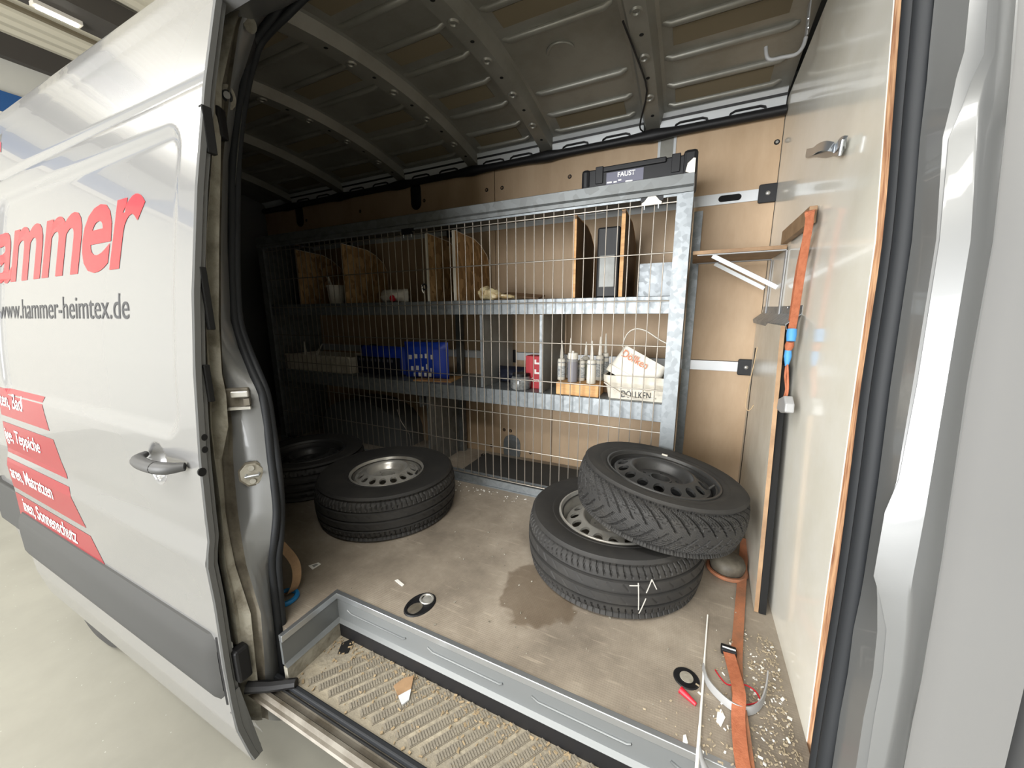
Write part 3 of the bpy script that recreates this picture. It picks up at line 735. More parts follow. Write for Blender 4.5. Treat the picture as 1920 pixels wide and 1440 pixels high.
for u, v, big in ((1068, 331, 0), (912, 356, 0), (941, 352, 0), (675, 396, 0), (795, 376, 0), (490, 424, 0), (574, 413, 0), (1457, 266, 1), (945, 806, 0), (957, 808, 0), (921, 836, 0), (994, 849, 0), (1427, 602, 0), (1410, 804, 0)):
    c = at(u, v, 1, YW-0.002)
    s_ = MB().lathe([(0.006, 0.003), (0.010, 0.003), (0.012, 0.0)], 16, (c[0], YW, c[2]), wm).build('rivet', 'black_plastic', van, smooth=40)
    MB().lathe([(0, 0.002), (0.007, 0.002)], 12, (c[0], YW, c[2]), wm).build('rivet_head', 'steel_silver' if big else 'ply_dark', s_)
for u, v, w_, h_, slot_lit in ((1250, 283, 0.062, 0.17, True), (780, 368, 0.062, 0.15, False), (562, 404, 0.062, 0.15, False)):  # one kind of slot; the unlit ones have their shade painted black
    c = at(u, v, 1, YW-0.002)
    s_ = MB().prism(stadium(c[0], c[2], w_+0.026, h_+0.03), 1, YW-0.006, YW-0.0005).build('lashing_slot', 'inner_white' if slot_lit else 'black_plastic', van, bevel=0.001)
    MB().prism(stadium(c[0], c[2], w_, h_), 1, YW-0.0075, YW-0.0055).build('slot_recess', 'roof_metal' if slot_lit else 'black_gap', s_)
c = at(960, 830, 1, YW-0.002)
s_ = MB().prism(stadium(c[0], c[2]-0.04, 0.13, 0.20), 1, YW-0.008, YW-0.0005).build('lashing_slot', 'galv', van, bevel=0.001)
MB().prism(rrect(c[0]-0.03, c[0]+0.035, c[2]-0.05, c[2]+0.02, 0.012), 1, YW-0.0095, YW-0.0075).build('slot_recess', 'galv_dark', s_)
# roof: skin with a slight crown, pressed beads, damping felts, bows
def rz(y):
    return 2.065-0.10*((y+0.25)/0.75)**2
ys_ = list(np.linspace(-1.02, 0.46, 24))
rp_ = MB().grid([[(x, y, rz(y)) for y in ys_] for x in (-3.42, -2, -1, XB)]).build('roof_panel', 'roof_metal', van, smooth=60)
bows = [-0.125, -0.71, -1.21, -1.80, -2.41, -3.02]
hat = [(-0.075, 0.002), (-0.052, -0.003), (-0.034, -0.046), (0.034, -0.046), (0.052, -0.003), (0.075, 0.002)]
bow_g = MB().grid([[(dx_, y, rz(y)+dz_) for dx_, dz_ in hat] for y in ys_]).mesh('roof_bow', 'roof_metal', (0, 0, GZ), smooth=30)
dimple = MB().lathe([(0.0, -0.0), (0.008, -0.0), (0.013, 0.004), (0.020, 0.006)], 16).mesh('bow_hole', 'black_gap', smooth=50)
rim_ = MB().lathe([(0.010, -0.001), (0.013, -0.006), (0.018, -0.006), (0.022, 0.0)], 16).mesh('bow_boss', 'roof_metal', smooth=50)
for x in bows:
    o = bpy.data.objects.new('roof_bow', bow_g); COL.objects.link(o); o.parent = van; o.location = (x, 0, 0); BASE[o.name] = (0, 0, 0)
    if x < -2: continue
    for j, y in enumerate(np.linspace(-0.62, 0.36, 9)):
        z_ = rz(y)-0.0465-GZ
        q = bpy.data.objects.new('bow_boss', rim_ if j % 2 else dimple); COL.objects.link(q); q.parent = o; q.location = (0.0 if j % 2 else 0.004, y, z_); BASE[q.name] = (0, 0, 0)
        q.rotation_euler = (math.atan(-0.20*(y+0.25)/0.5625), 0, 0)
beads = [(-0.80, 0), (-0.62, 0), (-0.44, 0), (-0.26, 0), (-0.08, 0), (0.10, 0), (0.26, 0), (0.385, 0)]
spans = [(-0.07, 0.42), (-0.65, -0.19), (-1.15, -0.77), (-1.74, -1.27), (-2.35, -1.86), (-2.96, -2.47)]
for i, (x0, x1) in enumerate(spans):
    for j, (y, _) in enumerate(beads):
        if i == 1 and j in (1, 4): continue
        z = rz(y)
        MB().tube([(x0+0.02, y, z+0.008), (x0+0.045, y, z-0.004), (x1-0.045, y, z-0.004), (x1-0.02, y, z+0.008)], 0.013, 10).build('pressed_bead', 'roof_metal', rp_, smooth=60)
        if j % 2 == 0 and j < 7:
            yy = y+0.075
            MB().add([(x0+0.05, yy-0.045, rz(yy-0.045)-0.002), (x1-0.06, yy-0.045, rz(yy-0.045)-0.002), (x1-0.06, yy+0.045, rz(yy+0.045)-0.002), (x0+0.05, yy+0.045, rz(yy+0.045)-0.002),
                      (x0+0.05, yy-0.045, rz(yy-0.045)+0.001), (x1-0.06, yy-0.045, rz(yy-0.045)+0.001), (x1-0.06, yy+0.045, rz(yy+0.045)+0.001), (x0+0.05, yy+0.045, rz(yy+0.045)+0.001)],
                     [(0, 1, 2, 3), (7, 6, 5, 4), (0, 4, 5, 1), (1, 5, 6, 2), (2, 6, 7, 3), (3, 7, 4, 0)]).build('damping_felt', 'damping', rp_)
# round stamping in the second bay
c = at(1052, 95, 2, rz(-0.35))
MB().tube([(c[0]+0.055*math.cos(a), c[1]+0.055*math.sin(a), rz(c[1])-0.001) for a in np.linspace(math.pi, 2*math.pi, 15)], [0.001]+[0.006]*13+[0.001], 8).build('round_stamping', 'roof_metal', rp_, smooth=60)
# cant rail: two light strips with a dark joint between, then the black cable duct
def strip(y0, z0, y1, z1, x0, x1, mat, name, par, th=0.006):
    return MB().add([(x0, y0, z0), (x1, y0, z0), (x1, y1, z1), (x0, y1, z1), (x0, y0+th, z0+th), (x1, y0+th, z0+th), (x1, y1+th, z1+th), (x0, y1+th, z1+th)],
                    [(0, 1, 2, 3), (7, 6, 5, 4), (0, 4, 5, 1), (1, 5, 6, 2), (2, 6, 7, 3), (3, 7, 4, 0)]).build(name, mat, par)
for (x0, x1) in spans:
    a, b = x0-0.02, x1+0.02
    s1 = strip(0.448, 1.905, 0.440, 1.955, a, b, 'inner_white', 'cant_rail', van)
    strip(0.432, 1.963, 0.418, 1.978, a, b, 'inner_white', 'rail_joint', s1)
    strip(0.436, 1.953, 0.432, 1.965, a, b, 'black_plastic', 'rail_shadow_gap', s1)
    for q in (0.27, 0.72):
        xc = a+(b-a)*q
        MB().tube([(xc-0.075, 0.446, 1.908), (xc-0.068, 0.442, 1.925), (xc-0.05, 0.441, 1.932), (xc+0.05, 0.441, 1.932), (xc+0.068, 0.442, 1.926), (xc+0.075, 0.446, 1.910)], 0.0055, 6).build('cable_loop', 'black_plastic', s1, smooth=60)
duct = []
for k in range(61):
    x = -3.35+k*(XB-0.005+3.35)/60; duct.append((x, 0.435, 1.893))
MB().tube(duct, [0.021+0.010*max(math.exp(-((d[0]-b)/0.07)**2) for b in bows) for d in duct], 12).build('cable_duct', 'black_plastic', van, smooth=60)
MB().tube(smooth_path([at(1168, 40, 2, 2.02), at(1195, 110, 2, 2.0), at(1213, 170, 2, 1.98), (bows[0]-0.05, 0.36, 1.95), (bows[0]-0.055, 0.40, 1.92), (bows[0]-0.02, 0.43, 1.905)], 3), 0.004, 6).build('roof_cable', 'black_plastic', van, smooth=60)
# far wheel arch inside the rack
wa = MB(); WAX = float(at(752, 846, 2, 0.0)[0])
pa = []
for k in range(17):
    a = math.pi*k/16; pa.append((WAX-0.42+0.42*math.cos(a), 0.34*math.sin(a)**0.6))
wa.prism(pa, 1, 0.22, YW).build('wheel_arch', 'alu', van, smooth=40)

# ================================================================== the rack along the far side
RX0, RX1 = -2.78, 0.095
Z1T, Z2T = 1.072, 0.580           # shelf surfaces
rack = thing('shelf_rack', 'long galvanised shelf rack with sliding wire mesh front along the far side', 'rack', (-1.34, 0.2, 0.001))
# top profile: sloping upper face, fold, lower lip
tb = MB().grid([[(x, 0.10, 1.560), (x, 0.012, 1.560), (x, -0.022, 1.548), (x, -0.022, 1.507), (x, -0.014, 1.502), (x, -0.020, 1.497), (x, -0.020, 1.480), (x, 0.004, 1.478), (x, 0.004, 1.49)] for x in (RX0, RX1)]).build('top_beam', 'galv_dark', rack, smooth=20)
MB().box(RX0, RX1, 0.10, 0.44, 1.552, 1.560).build('top_shelf', 'galv_dark', rack)
MB().prism([(RX1-0.012, 1.545), (RX1, 1.545), (RX1, 1.60), (RX1-0.008, 1.602), (RX1-0.028, 1.585), (RX1-0.034, 1.556)], 1, -0.020, -0.014).build('end_tab', 'white_edge', rack)
MB().box(RX0, RX1-0.05, -0.010, -0.004, 1.470, 1.481).build('mesh_track', 'galv', rack)
# posts
MB().box(0.036, RX1+0.002, -0.012, 0.0, 0.0, 1.512).box(RX1-0.004, RX1+0.002, -0.010, 0.10, 0.0, 1.545).build('front_post', 'galv', rack)
MB().box(RX1-0.004, RX1+0.001, 0.10, 0.44, 0.0, 1.54).build('end_panel', 'galv_dark', rack)
MB().box(RX1+0.006, RX1+0.046, 0.425, 0.430, 0.0, 1.50).box(RX1+0.006, RX1+0.010, 0.43, 0.462, 0.0, 1.50).build('rear_post', 'galv', rack)
MB().box(RX0, RX0+0.06, -0.012, 0.0, 0.0, 1.50).box(RX0, RX0+0.006, 0.0, 0.44, 0.0, 1.54).build('front_post', 'galv_dark', rack)
for x in (-1.33,):
    MB().box(x-0.02, x+0.02, 0.40, 0.44, 0.0, 1.55).build('rear_post', 'galv_dark', rack)
# bottom rail with the running lip
MB().box(RX0, RX1, -0.018, -0.012, 0.0, 0.045).box(RX0, RX1, 0.03, 0.036, 0.0, 0.05).box(RX0, RX1, -0.018, 0.036, 0.0, 0.006).box(RX0, RX1, -0.028, -0.018, 0.0, 0.006).build('bottom_rail', 'galv', rack)
# shelves: flat sheet with a folded front lip
for z, h in ((Z1T, 0.078), (Z2T, 0.088)):
    MB().box(RX0+0.02, RX1-0.02, 0.026, 0.44, z-0.004, z).box(RX0+0.02, RX1-0.02, 0.026, 0.030, z-h, z).box(RX0+0.02, RX1-0.02, 0.030, 0.045, z-h, z-h+0.004).build('shelf', 'galv', rack, bevel=0.0015)
# sheet dividers on the middle shelf and below it
M('divider_grey', (150, 152, 150), 0.5, 0.1, col2=(136, 137, 133), vscale=8)
for u, zt_, zb_ in ((903, Z1T-0.08, Z2T), (1014, Z1T-0.08, Z2T)):
    x = float(at(u, 650, 1, 0.035)[0])
    MB().box(x-0.004, x+0.004, 0.034, 0.44, zb_+0.001, zt_).build('divider', 'divider_grey', rack)
    MB().box(x-0.006, x+0.008, 0.031, 0.036, zb_+0.001, zt_).build('divider_edge', 'galv', rack)
x = float(at(803, 800, 1, 0.05)[0])
MB().box(x-0.004, x+0.004, 0.05, 0.46, 0.002, Z2T-0.09).build('divider', 'galv_dark', rack)
MB().box(x-0.06, x-0.05, 0.05, 0.46, Z2T-0.17, Z2T-0.09).build('divider_lug', 'galv_dark', rack)
# wire mesh doors: 50 x 200 mm grid
wire_v = MB().tube([(0, 0, 0.050), (0, 0, 1.475)], 0.0026, 6).mesh('upright_wire', 'wire', smooth=60)
RB = BASE[rack.name]
def mesh_door(x0, x1, idx, extra, y):
    base = MB()
    fr = MB().box(x0, x1, y-0.001, y+0.006, 0.046, 0.050)
    d = fr.build('mesh_door', 'wire', rack)
    for x in [i*0.05 for i in idx]+extra:
        o = bpy.data.objects.new('upright_wire', wire_v); COL.objects.link(o); o.parent = d; o.location = (x-RB[0], y-RB[1], -RB[2]); BASE[o.name] = RB
    for k in range(8):
        z = 1.45-0.2*k
        MB().tube([(x0, y-0.0045, z), (x1, y-0.0045, z)], 0.0030, 6).build('cross_wire', 'wire', d, smooth=60)
    return d
I0 = 23
dr = mesh_door(-1.29, 0.055, range(-25, 2), [-1.287], 0.0)
dl = mesh_door(-2.745, -1.29, range(-54, -25), [], 0.012)
for u, v, d in ((1222, 378, dr), (764, 437, dl)):
    c = at(u, v, 1, -0.012)
    hz = 1.452
    h = MB().prism([(c[0]-0.040, hz-0.006), (c[0]+0.040, hz-0.006), (c[0]+0.040, hz+0.004), (c[0]+0.030, hz+0.010), (c[0]+0.010, hz+0.034), (c[0], hz+0.040), (c[0]-0.010, hz+0.034), (c[0]-0.030, hz+0.010), (c[0]-0.040, hz+0.004)], 1, -0.016, -0.012).build('roller_hanger', 'white_edge' if u > 1000 else 'black_plastic', d)
    MB().box(c[0]-0.045, c[0]+0.045, -0.011, -0.004, 1.462, 1.481).build('roller_block', 'black_plastic', h)
    for s_ in (-0.028, 0.028):
        MB().tube([(c[0]+s_, -0.014, hz-0.004), (c[0]+s_, -0.014, hz-0.022)], 0.0025, 6).build('hanger_bolt', 'zinc', h)
c = at(795, 538, 1, -0.008)
MB().tube([(c[0]+0.004+0.016*math.cos(a), -0.010, c[2]+0.016*math.sin(a)) for a in np.linspace(0, 6.283, 17)[:-1]], 0.004, 6, closed=True).build('tie_ring', 'black_plastic', dl, smooth=60)
MB().tube([(c[0]-0.012, -0.010, c[2]+0.012), (c[0]-0.010, -0.012, c[2]-0.02), (c[0]-0.002, -0.011, c[2]-0.035)], 0.0035, 6).build('tie_tail', 'paper', dl)
# bent loose wire end hanging in the mesh
MB().tube([at(745, 768, 1, 0.02), at(752, 790, 1, 0.02), at(768, 815, 1, 0.018), at(772, 850, 1, 0.016)], 0.002, 5).build('bent_wire', 'wire', dl)
# shaped dividers standing in the upper shelf: chipboard with a white top edge sloping down to the wall
def divider_board(u, v_top_front, mat, edge, th, name, ufar=None):
    p = at(u, v_top_front, 1, 0.05); x = float(p[0]); zt_ = min(float(p[2]), 1.455)
    prof_ = [(0.048, Z1T+0.001), (0.048, zt_), (0.26, zt_-0.012), (0.34, zt_-0.04), (0.415, zt_-0.09), (0.440, zt_-0.14), (0.452, Z1T+0.001)]
    d = MB().prism(prof_, 0, x-th, x).build(name, mat, rack)
    pts = [(x-th/2, y, z) for y, z in prof_[1:]]
    MB().ribbon(pts, (1, 0, 0), th+0.004, 0.003).build('edge_band', edge, d)
    if edge == 'white_edge' and u > 800:
        MB().box(x-th-0.001, x+0.001, 0.046, 0.0485, Z1T+0.001, zt_).build('edge_band', edge, d)
    return d
for u, v in ((555, 468), (641, 452), (801, 428), (852, 420)):
    divider_board(u, v, 'osb', 'white_edge', 0.016, 'chipboard_divider')
for u, v in ((1082, 392), (1174, 380)):
    d = divider_board(u, v, 'ply_dark', 'wood', 0.014, 'plywood_divider')
    x = d.data.vertices[0].co.x+RB[0]
    MB().box(x-0.001, x+0.016, 0.0455, 0.048, Z1T+0.002, 1.44).build('front_edge', 'wood', d)

# ------------------------------------------------------------------ goods in the rack
Y2 = 0.034
def put(u, v, y=0.12):
    return at(u, v, 1, y)
# upper shelf
c = put(628, 560, 0.12); x = float(c[0])
b = thing('paint_pail', 'small white plastic pail with a brush handle on the upper shelf', 'pail', (x, 0.14, Z1T))
MB().lathe([(0.0, 0.0), (0.052, 0.0), (0.062, 0.115), (0.067, 0.115), (0.067, 0.128), (0.060, 0.128), (0.050, 0.006), (0, 0.006)], 24, (x, 0.14, Z1T+0.001)).build('pail_body', 'white_plastic', b, smooth=40)
MB().tube([(x-0.005, 0.13, Z1T+0.06), (x-0.04, 0.11, Z1T+0.19)], [0.006, 0.009], 8).build('brush_handle', 'white_edge', b, smooth=60)
c = put(735, 560, 0.10); x = float(c[0])
j = thing('refill_pouch', 'bulging translucent white pouch with a red cap on the upper shelf', 'pouch', (x, 0.13, Z1T))
PILLOWS = [(x, j)]
c = put(928, 552, 0.10); x = float(c[0])
bg = thing('crumpled_bag', 'crumpled cream plastic bag lying on the upper shelf', 'bag', (x, 0.12, Z1T))
rows = []
for i in range(15):
    s_ = i/14; r = []
    for k in range(12):
        a = 2*math.pi*k/12; rad = (0.018+0.026*math.sin(math.pi*min(1, s_*1.6)))*(1+0.25*math.sin(3*a+i*1.3))*(1.15-0.75*s_)
        r.append((x-0.10+0.22*s_, 0.11+rad*1.3*math.cos(a), Z1T+0.003+max(0.0, 0.030*(1.2-0.8*s_)+rad*math.sin(a))))
    r.append(r[0]); rows.append(r)
M('cream_film', (214, 200, 160), 0.35, col2=(168, 140, 96), vscale=22, vmin=0.42, vmax=0.62)
MB().grid(rows).build('bag_film', 'cream_film', bg, smooth=35)
tl = thing('flat_offcut', 'dark brown flat offcut behind the crumpled bag', 'board', (x+0.14, 0.26, Z1T))
MB().obox((x+0.10, 0.26, Z1T+0.030), (0.24, 0.10, 0.008), Matrix.Rotation(0.10, 3, 'Y') @ Matrix.Rotation(0.2, 3, 'X')).build('offcut_board', 'ply_dark', tl)
c = put(1143, 500, 0.12); x = float(c[0])
bx = thing('tall_case', 'tall dark grey case standing between the plywood dividers', 'case', (x, 0.22, Z1T))
MB().box(x-0.060, x+0.046, 0.10, 0.40, Z1T+0.001, Z1T+0.33).build('case_body', 'black_plastic', bx, bevel=0.008)
MB().box(x-0.045, x+0.03, 0.092, 0.10, Z1T+0.05, Z1T+0.20).build('case_front', 'divider_grey', bx, bevel=0.004)
c = put(1225, 535, 0.20); x = float(c[0])
bx = thing('sheet_metal_tray', 'spangled sheet metal tray at the right end of the upper shelf', 'tray', (x, 0.30, Z1T))
MB().box(x-0.075, x+0.095, 0.22, 0.224, Z1T+0.001, Z1T+0.165).box(x-0.075, x-0.071, 0.22, 0.42, Z1T+0.001, Z1T+0.165).box(x+0.091, x+0.095, 0.22, 0.42, Z1T+0.001, Z1T+0.165).box(x-0.075, x+0.095, 0.22, 0.42, Z1T+0.001, Z1T+0.005).build('tray_sheet', 'galv', bx)

# middle shelf, from the left: trays, blue bags, roll, jar, red box, cartridges on a block, white tubs
p0 = put(530, 690, 0.06); p1 = put(655, 690, 0.06)
tr = thing('white_tray', 'low white plastic tray with sealant nozzles sticking out, middle shelf far left', 'tray', (float(p0[0]+p1[0])/2, 0.16, Z2T))
xa, xb = float(p0[0])+0.06, float(p1[0])
z = Z2T+0.001
MB().box(xa, xb, 0.06, 0.34, z, z+0.006).box(xa, xb, 0.06, 0.068, z, z+0.115).box(xa, xb, 0.332, 0.34, z, z+0.115).box(xa, xa+0.008, 0.06, 0.34, z, z+0.115).box(xb-0.008, xb, 0.06, 0.34, z, z+0.115).build('tray_body', 'white_dirty', tr, bevel=0.006)
MB().box(xa-0.008, xb+0.008, 0.050, 0.066, z+0.108, z+0.122).build('tray_rim', 'white_dirty', tr, bevel=0.003)
n1 = [(570, 640, 575, 672), (604, 645, 590, 672)]
for k, (u0, v0, u1, v1) in enumerate(n1):
    a = put(u0, v0, 0.14); b_ = put(u1, v1, 0.14)
    q = thing('nozzle', ('upright pale sealant nozzle poking out of the white tray' if k == 0 else 'slanted pale sealant nozzle poking out of the white tray'), 'nozzle', (float(b_[0]), 0.14, float(b_[2])), 'nozzles in the white tray')
    bb = (float(b_[0]), 0.14, z+0.008) if k == 0 else (float(b_[0])-0.05, 0.14, z+0.008)
    MB().tube([bb, tuple(b_), tuple(a)], [0.022, 0.016, 0.003], 12).build('nozzle_cone', 'white_plastic', q, smooth=50)
    MB().tube([(bb[0], bb[1], bb[2]), (float(b_[0]), 0.14, float(b_[2]))], 0.024, 14).build('nozzle_body', 'white_dirty', q, smooth=50)
def pillow(name, c, size, rotz, mat, par, rx=0.0, ny=13, squash=2.6):
    rows = []; m = Matrix.Rotation(rotz, 3, 'Z') @ Matrix.Rotation(rx, 3, 'X')
    g = MB()
    for sgn in (1, -1):
        rows = []
        for i in range(ny):
            r = []
            for k in range(ny):
                a, b = -1+2*i/(ny-1), -1+2*k/(ny-1)
                h = max(0.0, (1-abs(a)**squash)*(1-abs(b)**squash))**0.5
                h *= 1+0.10*math.sin(5*a+3*b)+0.06*math.sin(9*b-4*a)
                p_ = m @ Vector((a*size[0]/2, -sgn*h*size[1]/2, b*size[2]/2))
                r.append((c[0]+p_.x, c[1]+p_.y, c[2]+p_.z))
            rows.append(r)
        g.grid(rows)
    return g.build(name, mat, par, smooth=60)
for x_, j_ in PILLOWS:
    pillow('pouch_body', (x_, 0.13, Z1T+0.042), (0.22, 0.12, 0.085), 0.0, 'white_plastic', j_, squash=2.0)
    MB().lathe([(0.0, 0.0), (0.020, 0.0), (0.021, 0.016), (0.018, 0.020), (0, 0.020)], 20, (x_+0.03, 0.085, Z1T+0.026), Matrix.Rotation(math.radians(90), 3, 'X')).build('pouch_cap', 'red', j_, smooth=40)
def bag(u0, u1, v0, v1, y, label, dark, tilt):
    a = put(u0, v1, y); b_ = put(u1, v0, y); w_ = float(b_[0]-a[0]); h = max(float(b_[2]-Z2T), 0.15); xc = float(a[0]+b_[0])/2
    t = thing('filler_bag', label, 'bag', (xc, y+0.05, Z2T), 'blue filler bags')
    pillow('bag_body', (xc, y+0.05, Z2T+h/2+0.004), (w_, 0.10, h), tilt, 'blue_bag', t)
    return t, xc, w_, h
tA, xA, wA, hA = bag(672, 756, 655, 715, 0.10, 'dark blue filler bag with a black label, left of the pair on the middle shelf', True, 0.0)
MB().grid([[(xA-wA*0.45+wA*0.9*i/8, 0.088-0.012*math.sin(math.pi*i/8), Z2T+0.008+hA*0.62*k/4) for i in range(9)] for k in range(5)]).build('bag_label', 'navy', tA, smooth=60)
for k in range(9):
    MB().box(xA-wA*0.38+k*wA*0.085, xA-wA*0.38+k*wA*0.085+0.012, 0.0735, 0.0755, Z2T+hA*0.50, Z2T+hA*0.60).build('label_print', 'grey_label', tA)
tB, xB_, wB, hB = bag(756, 828, 647, 712, 0.07, 'bright blue filler bag with white print, right of the pair on the middle shelf', False, 0.12)
for k, (dx_, dz_, w_, h_) in enumerate([(-0.30, 0.55, 0.10, 0.12), (-0.16, 0.58, 0.10, 0.12), (-0.02, 0.60, 0.08, 0.10), (0.10, 0.60, 0.10, 0.12), (0.24, 0.58, 0.06, 0.12), (-0.26, 0.24, 0.08, 0.12), (-0.13, 0.26, 0.09, 0.12), (0.0, 0.26, 0.08, 0.10), (0.12, 0.30, 0.07, 0.14), (0.22, 0.24, 0.05, 0.10), (-0.20, 0.08, 0.05, 0.10), (-0.08, 0.09, 0.08, 0.10), (0.06, 0.10, 0.08, 0.10), (0.18, 0.10, 0.08, 0.10)]):
    MB().box(xB_+dx_*wB, xB_+(dx_+w_*0.7)*wB, 0.064, 0.0665, Z2T+dz_*hB, Z2T+(dz_+h_)*hB).build('bag_print', 'white_letter', tB)
q = put(814, 660, 0.20)
MB().prism(circ(float(q[0])+0.03, Z2T+0.125, 0.026, 16), 1, 0.10, 0.13).build('bag_spout', 'black_plastic', tB, bevel=0.004)
bd = thing('flat_board', 'pale flat board under the bright blue bag', 'board', (xB_+0.05, 0.12, Z2T))
MB().obox((xB_+0.06, 0.16, Z2T+0.0035), (0.26, 0.20, 0.006), Matrix.Rotation(0.2, 3, 'Z')).build('board', 'wood', bd)
for ch in list(tA.children)+list(tB.children):
    ch.location.z += 0.007
# dark folded bag, jar, red box
q = put(950, 715, 0.10)
ro = thing('folded_bag', 'dark blue rolled bag lying beside the glass jar', 'bag', (float(q[0])-0.03, 0.20, Z2T))
pillow('roll', (float(q[0])-0.02, 0.24, Z2T+0.052), (0.20, 0.12, 0.10), 0.0, 'navy', ro)
q = put(976, 722, 0.09); x = float(q[0])
ja = thing('clear_jar', 'squat clear jar with embossed print on the middle shelf', 'jar', (x, 0.095, Z2T))
M('jar_film', (150, 152, 152), 0.15, 0.1, col2=(110, 112, 112), vscale=30, vmin=0.4, vmax=0.6)
MB().lathe([(0, 0), (0.052, 0), (0.058, 0.008), (0.060, 0.05), (0.052, 0.066), (0.046, 0.072), (0, 0.074)], 28, (x, 0.095, Z2T+0.001)).build('jar_body', 'jar_film', ja, smooth=50)
MB().lathe([(0.0445, 0.074), (0.048, 0.074), (0.048, 0.088), (0, 0.088)], 28, (x, 0.095, Z2T+0.001)).build('jar_lid', 'black_plastic', ja, smooth=40)
q = put(1000, 700, 0.12); x = float(q[0])-0.005
rb = thing('red_carton', 'upright red carton with white print behind the wire mesh', 'carton', (x, 0.20, Z2T))
MB().box(x-0.042, x+0.042, 0.12, 0.20, Z2T+0.001, Z2T+0.185).build('carton_box', 'red_box', rb, bevel=0.002)
text_part('carton_print', 'Com', 'white_letter', rb, lambda s_, t, x=x: (x-0.008+s_, 0.1195, Z2T+0.040+t), fit=(0.046, 0.022), bold=0.01)
for dz_ in (0.140, 0.085):
    MB().prism([(x+0.012, Z2T+dz_), (x+0.040, Z2T+dz_), (x+0.040, Z2T+dz_+0.010), (x+0.022, Z2T+dz_+0.010), (x+0.022, Z2T+dz_+0.026), (x+0.012, Z2T+dz_+0.026)], 1, 0.1190, 0.1200).build('print_mark', 'white_letter', rb)
# block and cartridges
a = put(1043, 745, 0.045); b_ = put(1122, 750, 0.045)
xa, xb = float(a[0]), float(b_[0])
bl = thing('timber_block', 'pale timber block under the sealant cartridges, middle shelf', 'block', ((xa+xb)/2, 0.09, Z2T))
MB().box(xa, xb, 0.036, 0.16, Z2T+0.001, Z2T+0.066).build('timber', 'wood', bl, bevel=0.003)
zb_ = Z2T+0.067
bk = thing('back_block', 'second timber block behind the pale one, under the rear cartridges', 'block', ((xa+xb)/2+0.05, 0.24, Z2T))
MB().box(xa-0.03, xb+0.06, 0.175, 0.33, Z2T+0.001, Z2T+0.060).build('timber', 'wood_grey', bk, bevel=0.003)
def cartridge(u, y, label, h=0.105, tip=0.085, mat='white_plastic', lab='grey_label', cap=None, r=0.020):
    z0 = zb_ if y < 0.165 else Z2T+0.061
    c = at(u, 690, 1, y); x = float(c[0])
    t = thing('sealant_cartridge', label, 'cartridge', (x, y, z0), 'sealant cartridges on the timber block')
    MB().lathe([(0, 0), (r, 0), (r, h), (r*0.9, h+0.006), (r*0.4, h+0.010), (r*0.38, h+0.018), (0, h+0.018)], 22, (x, y, z0+0.001)).build('cartridge_body', mat, t, smooth=40)
    MB().lathe([(r+0.0006, h*0.15), (r+0.0006, h*0.72)], 22, (x, y, z0+0.001)).build('printed_label', lab, t, smooth=40)
    MB().lathe([(r+0.001, h*0.86), (r+0.0015, h*0.88), (r+0.001, h*0.92)], 22, (x, y, z0+0.001)).build('collar', 'grey_plastic', t, smooth=40)
    if cap:
        MB().lathe([(r*1.02, h-0.006), (r*1.06, h+0.02), (r*0.95, h+0.026), (0.006, h+0.028), (0.005, h+0.036), (0, h+0.036)], 20, (x, y, z0+0.001)).build('screw_cap', cap, t, smooth=40)
    if tip:
        MB().lathe([(0.010, h+0.014), (0.0085, h+0.03), (0.0025, h+0.018+tip), (0, h+0.018+tip)], 14, (x, y, z0+0.001)).build('nozzle', 'white_plastic', t, smooth=40)
    return t
M('label_pale', (196, 198, 196), 0.5, col2=(120, 124, 128), vscale=60, stretch=(1, 1, 3), vmin=0.45, vmax=0.6)
M('label_grey', (132, 130, 136), 0.5)
M('label_green', (168, 180, 160), 0.5)
cartridge(1053, 0.105, 'white cartridge with long nozzle, leftmost on the block', lab='label_pale', r=0.021)
cartridge(1074, 0.065, 'grey labelled cartridge with a broad white cap, front of the block', h=0.125, tip=0, mat='label_grey', lab='label_grey', cap='white_plastic', r=0.025)
cartridge(1090, 0.12, 'plain pale cartridge without nozzle just right of the grey one', tip=0.0, lab='label_pale', h=0.10)
cartridge(1109, 0.06, 'white cartridge standing alone at the block front right edge', lab='white_plastic', h=0.112, r=0.023)
cartridge(1069, 0.21, 'rear cartridge whose nozzle shows above the broad cap', lab='label_pale', h=0.12)
cartridge(1098, 0.22, 'rear cartridge with green tinted label and clear nozzle', lab='label_green', h=0.115, tip=0.07)
cartridge(1124, 0.20, 'rear cartridge with a tall nozzle next to the tubs', lab='label_pale', h=0.125, tip=0.09)
cartridge(1134, 0.25, 'rearmost cartridge half hidden by the tipped tub', lab='label_pale', h=0.135, tip=0.095)
# tubs
def tub(name, label, x0, x1, y0, y1, h, mtx, dirty='white_plastic'):
    t = thing(name, label, 'tub', ((x0+x1)/2, (y0+y1)/2, Z2T), 'white adhesive tubs')
    xm, ym = (x0+x1)/2, (y0+y1)/2; wx, wy = (x1-x0)/2, (y1-y0)/2
    def ring(sx, sy2, z, r=0.03):
        return [(xm+a, ym+b, z) for a, b in rrect(-wx*sx, wx*sx, -wy*sy2, wy*sy2, r)]
    prof_ = [(0.90, 0), (0.99, h-0.035), (1.04, h-0.035), (1.05, h), (0.985, h), (0.88, 0.006)]
    rows = []
    for s_, z in prof_:
        r = ring(s_, s_, z); rows.append(r+[r[0]])
    g = MB().grid(rows); g.add(ring(0.90, 0.90, 0), [tuple(range(len(ring(1, 1, 0))))])
    if mtx is not None:
        g.v = [tuple(mtx @ Vector(p)) for p in g.v]
    else:
        g.v = [(p[0], p[1], p[2]+Z2T+0.001) for p in g.v]
    g.build('tub_body', dirty, t, smooth=40)
    return t
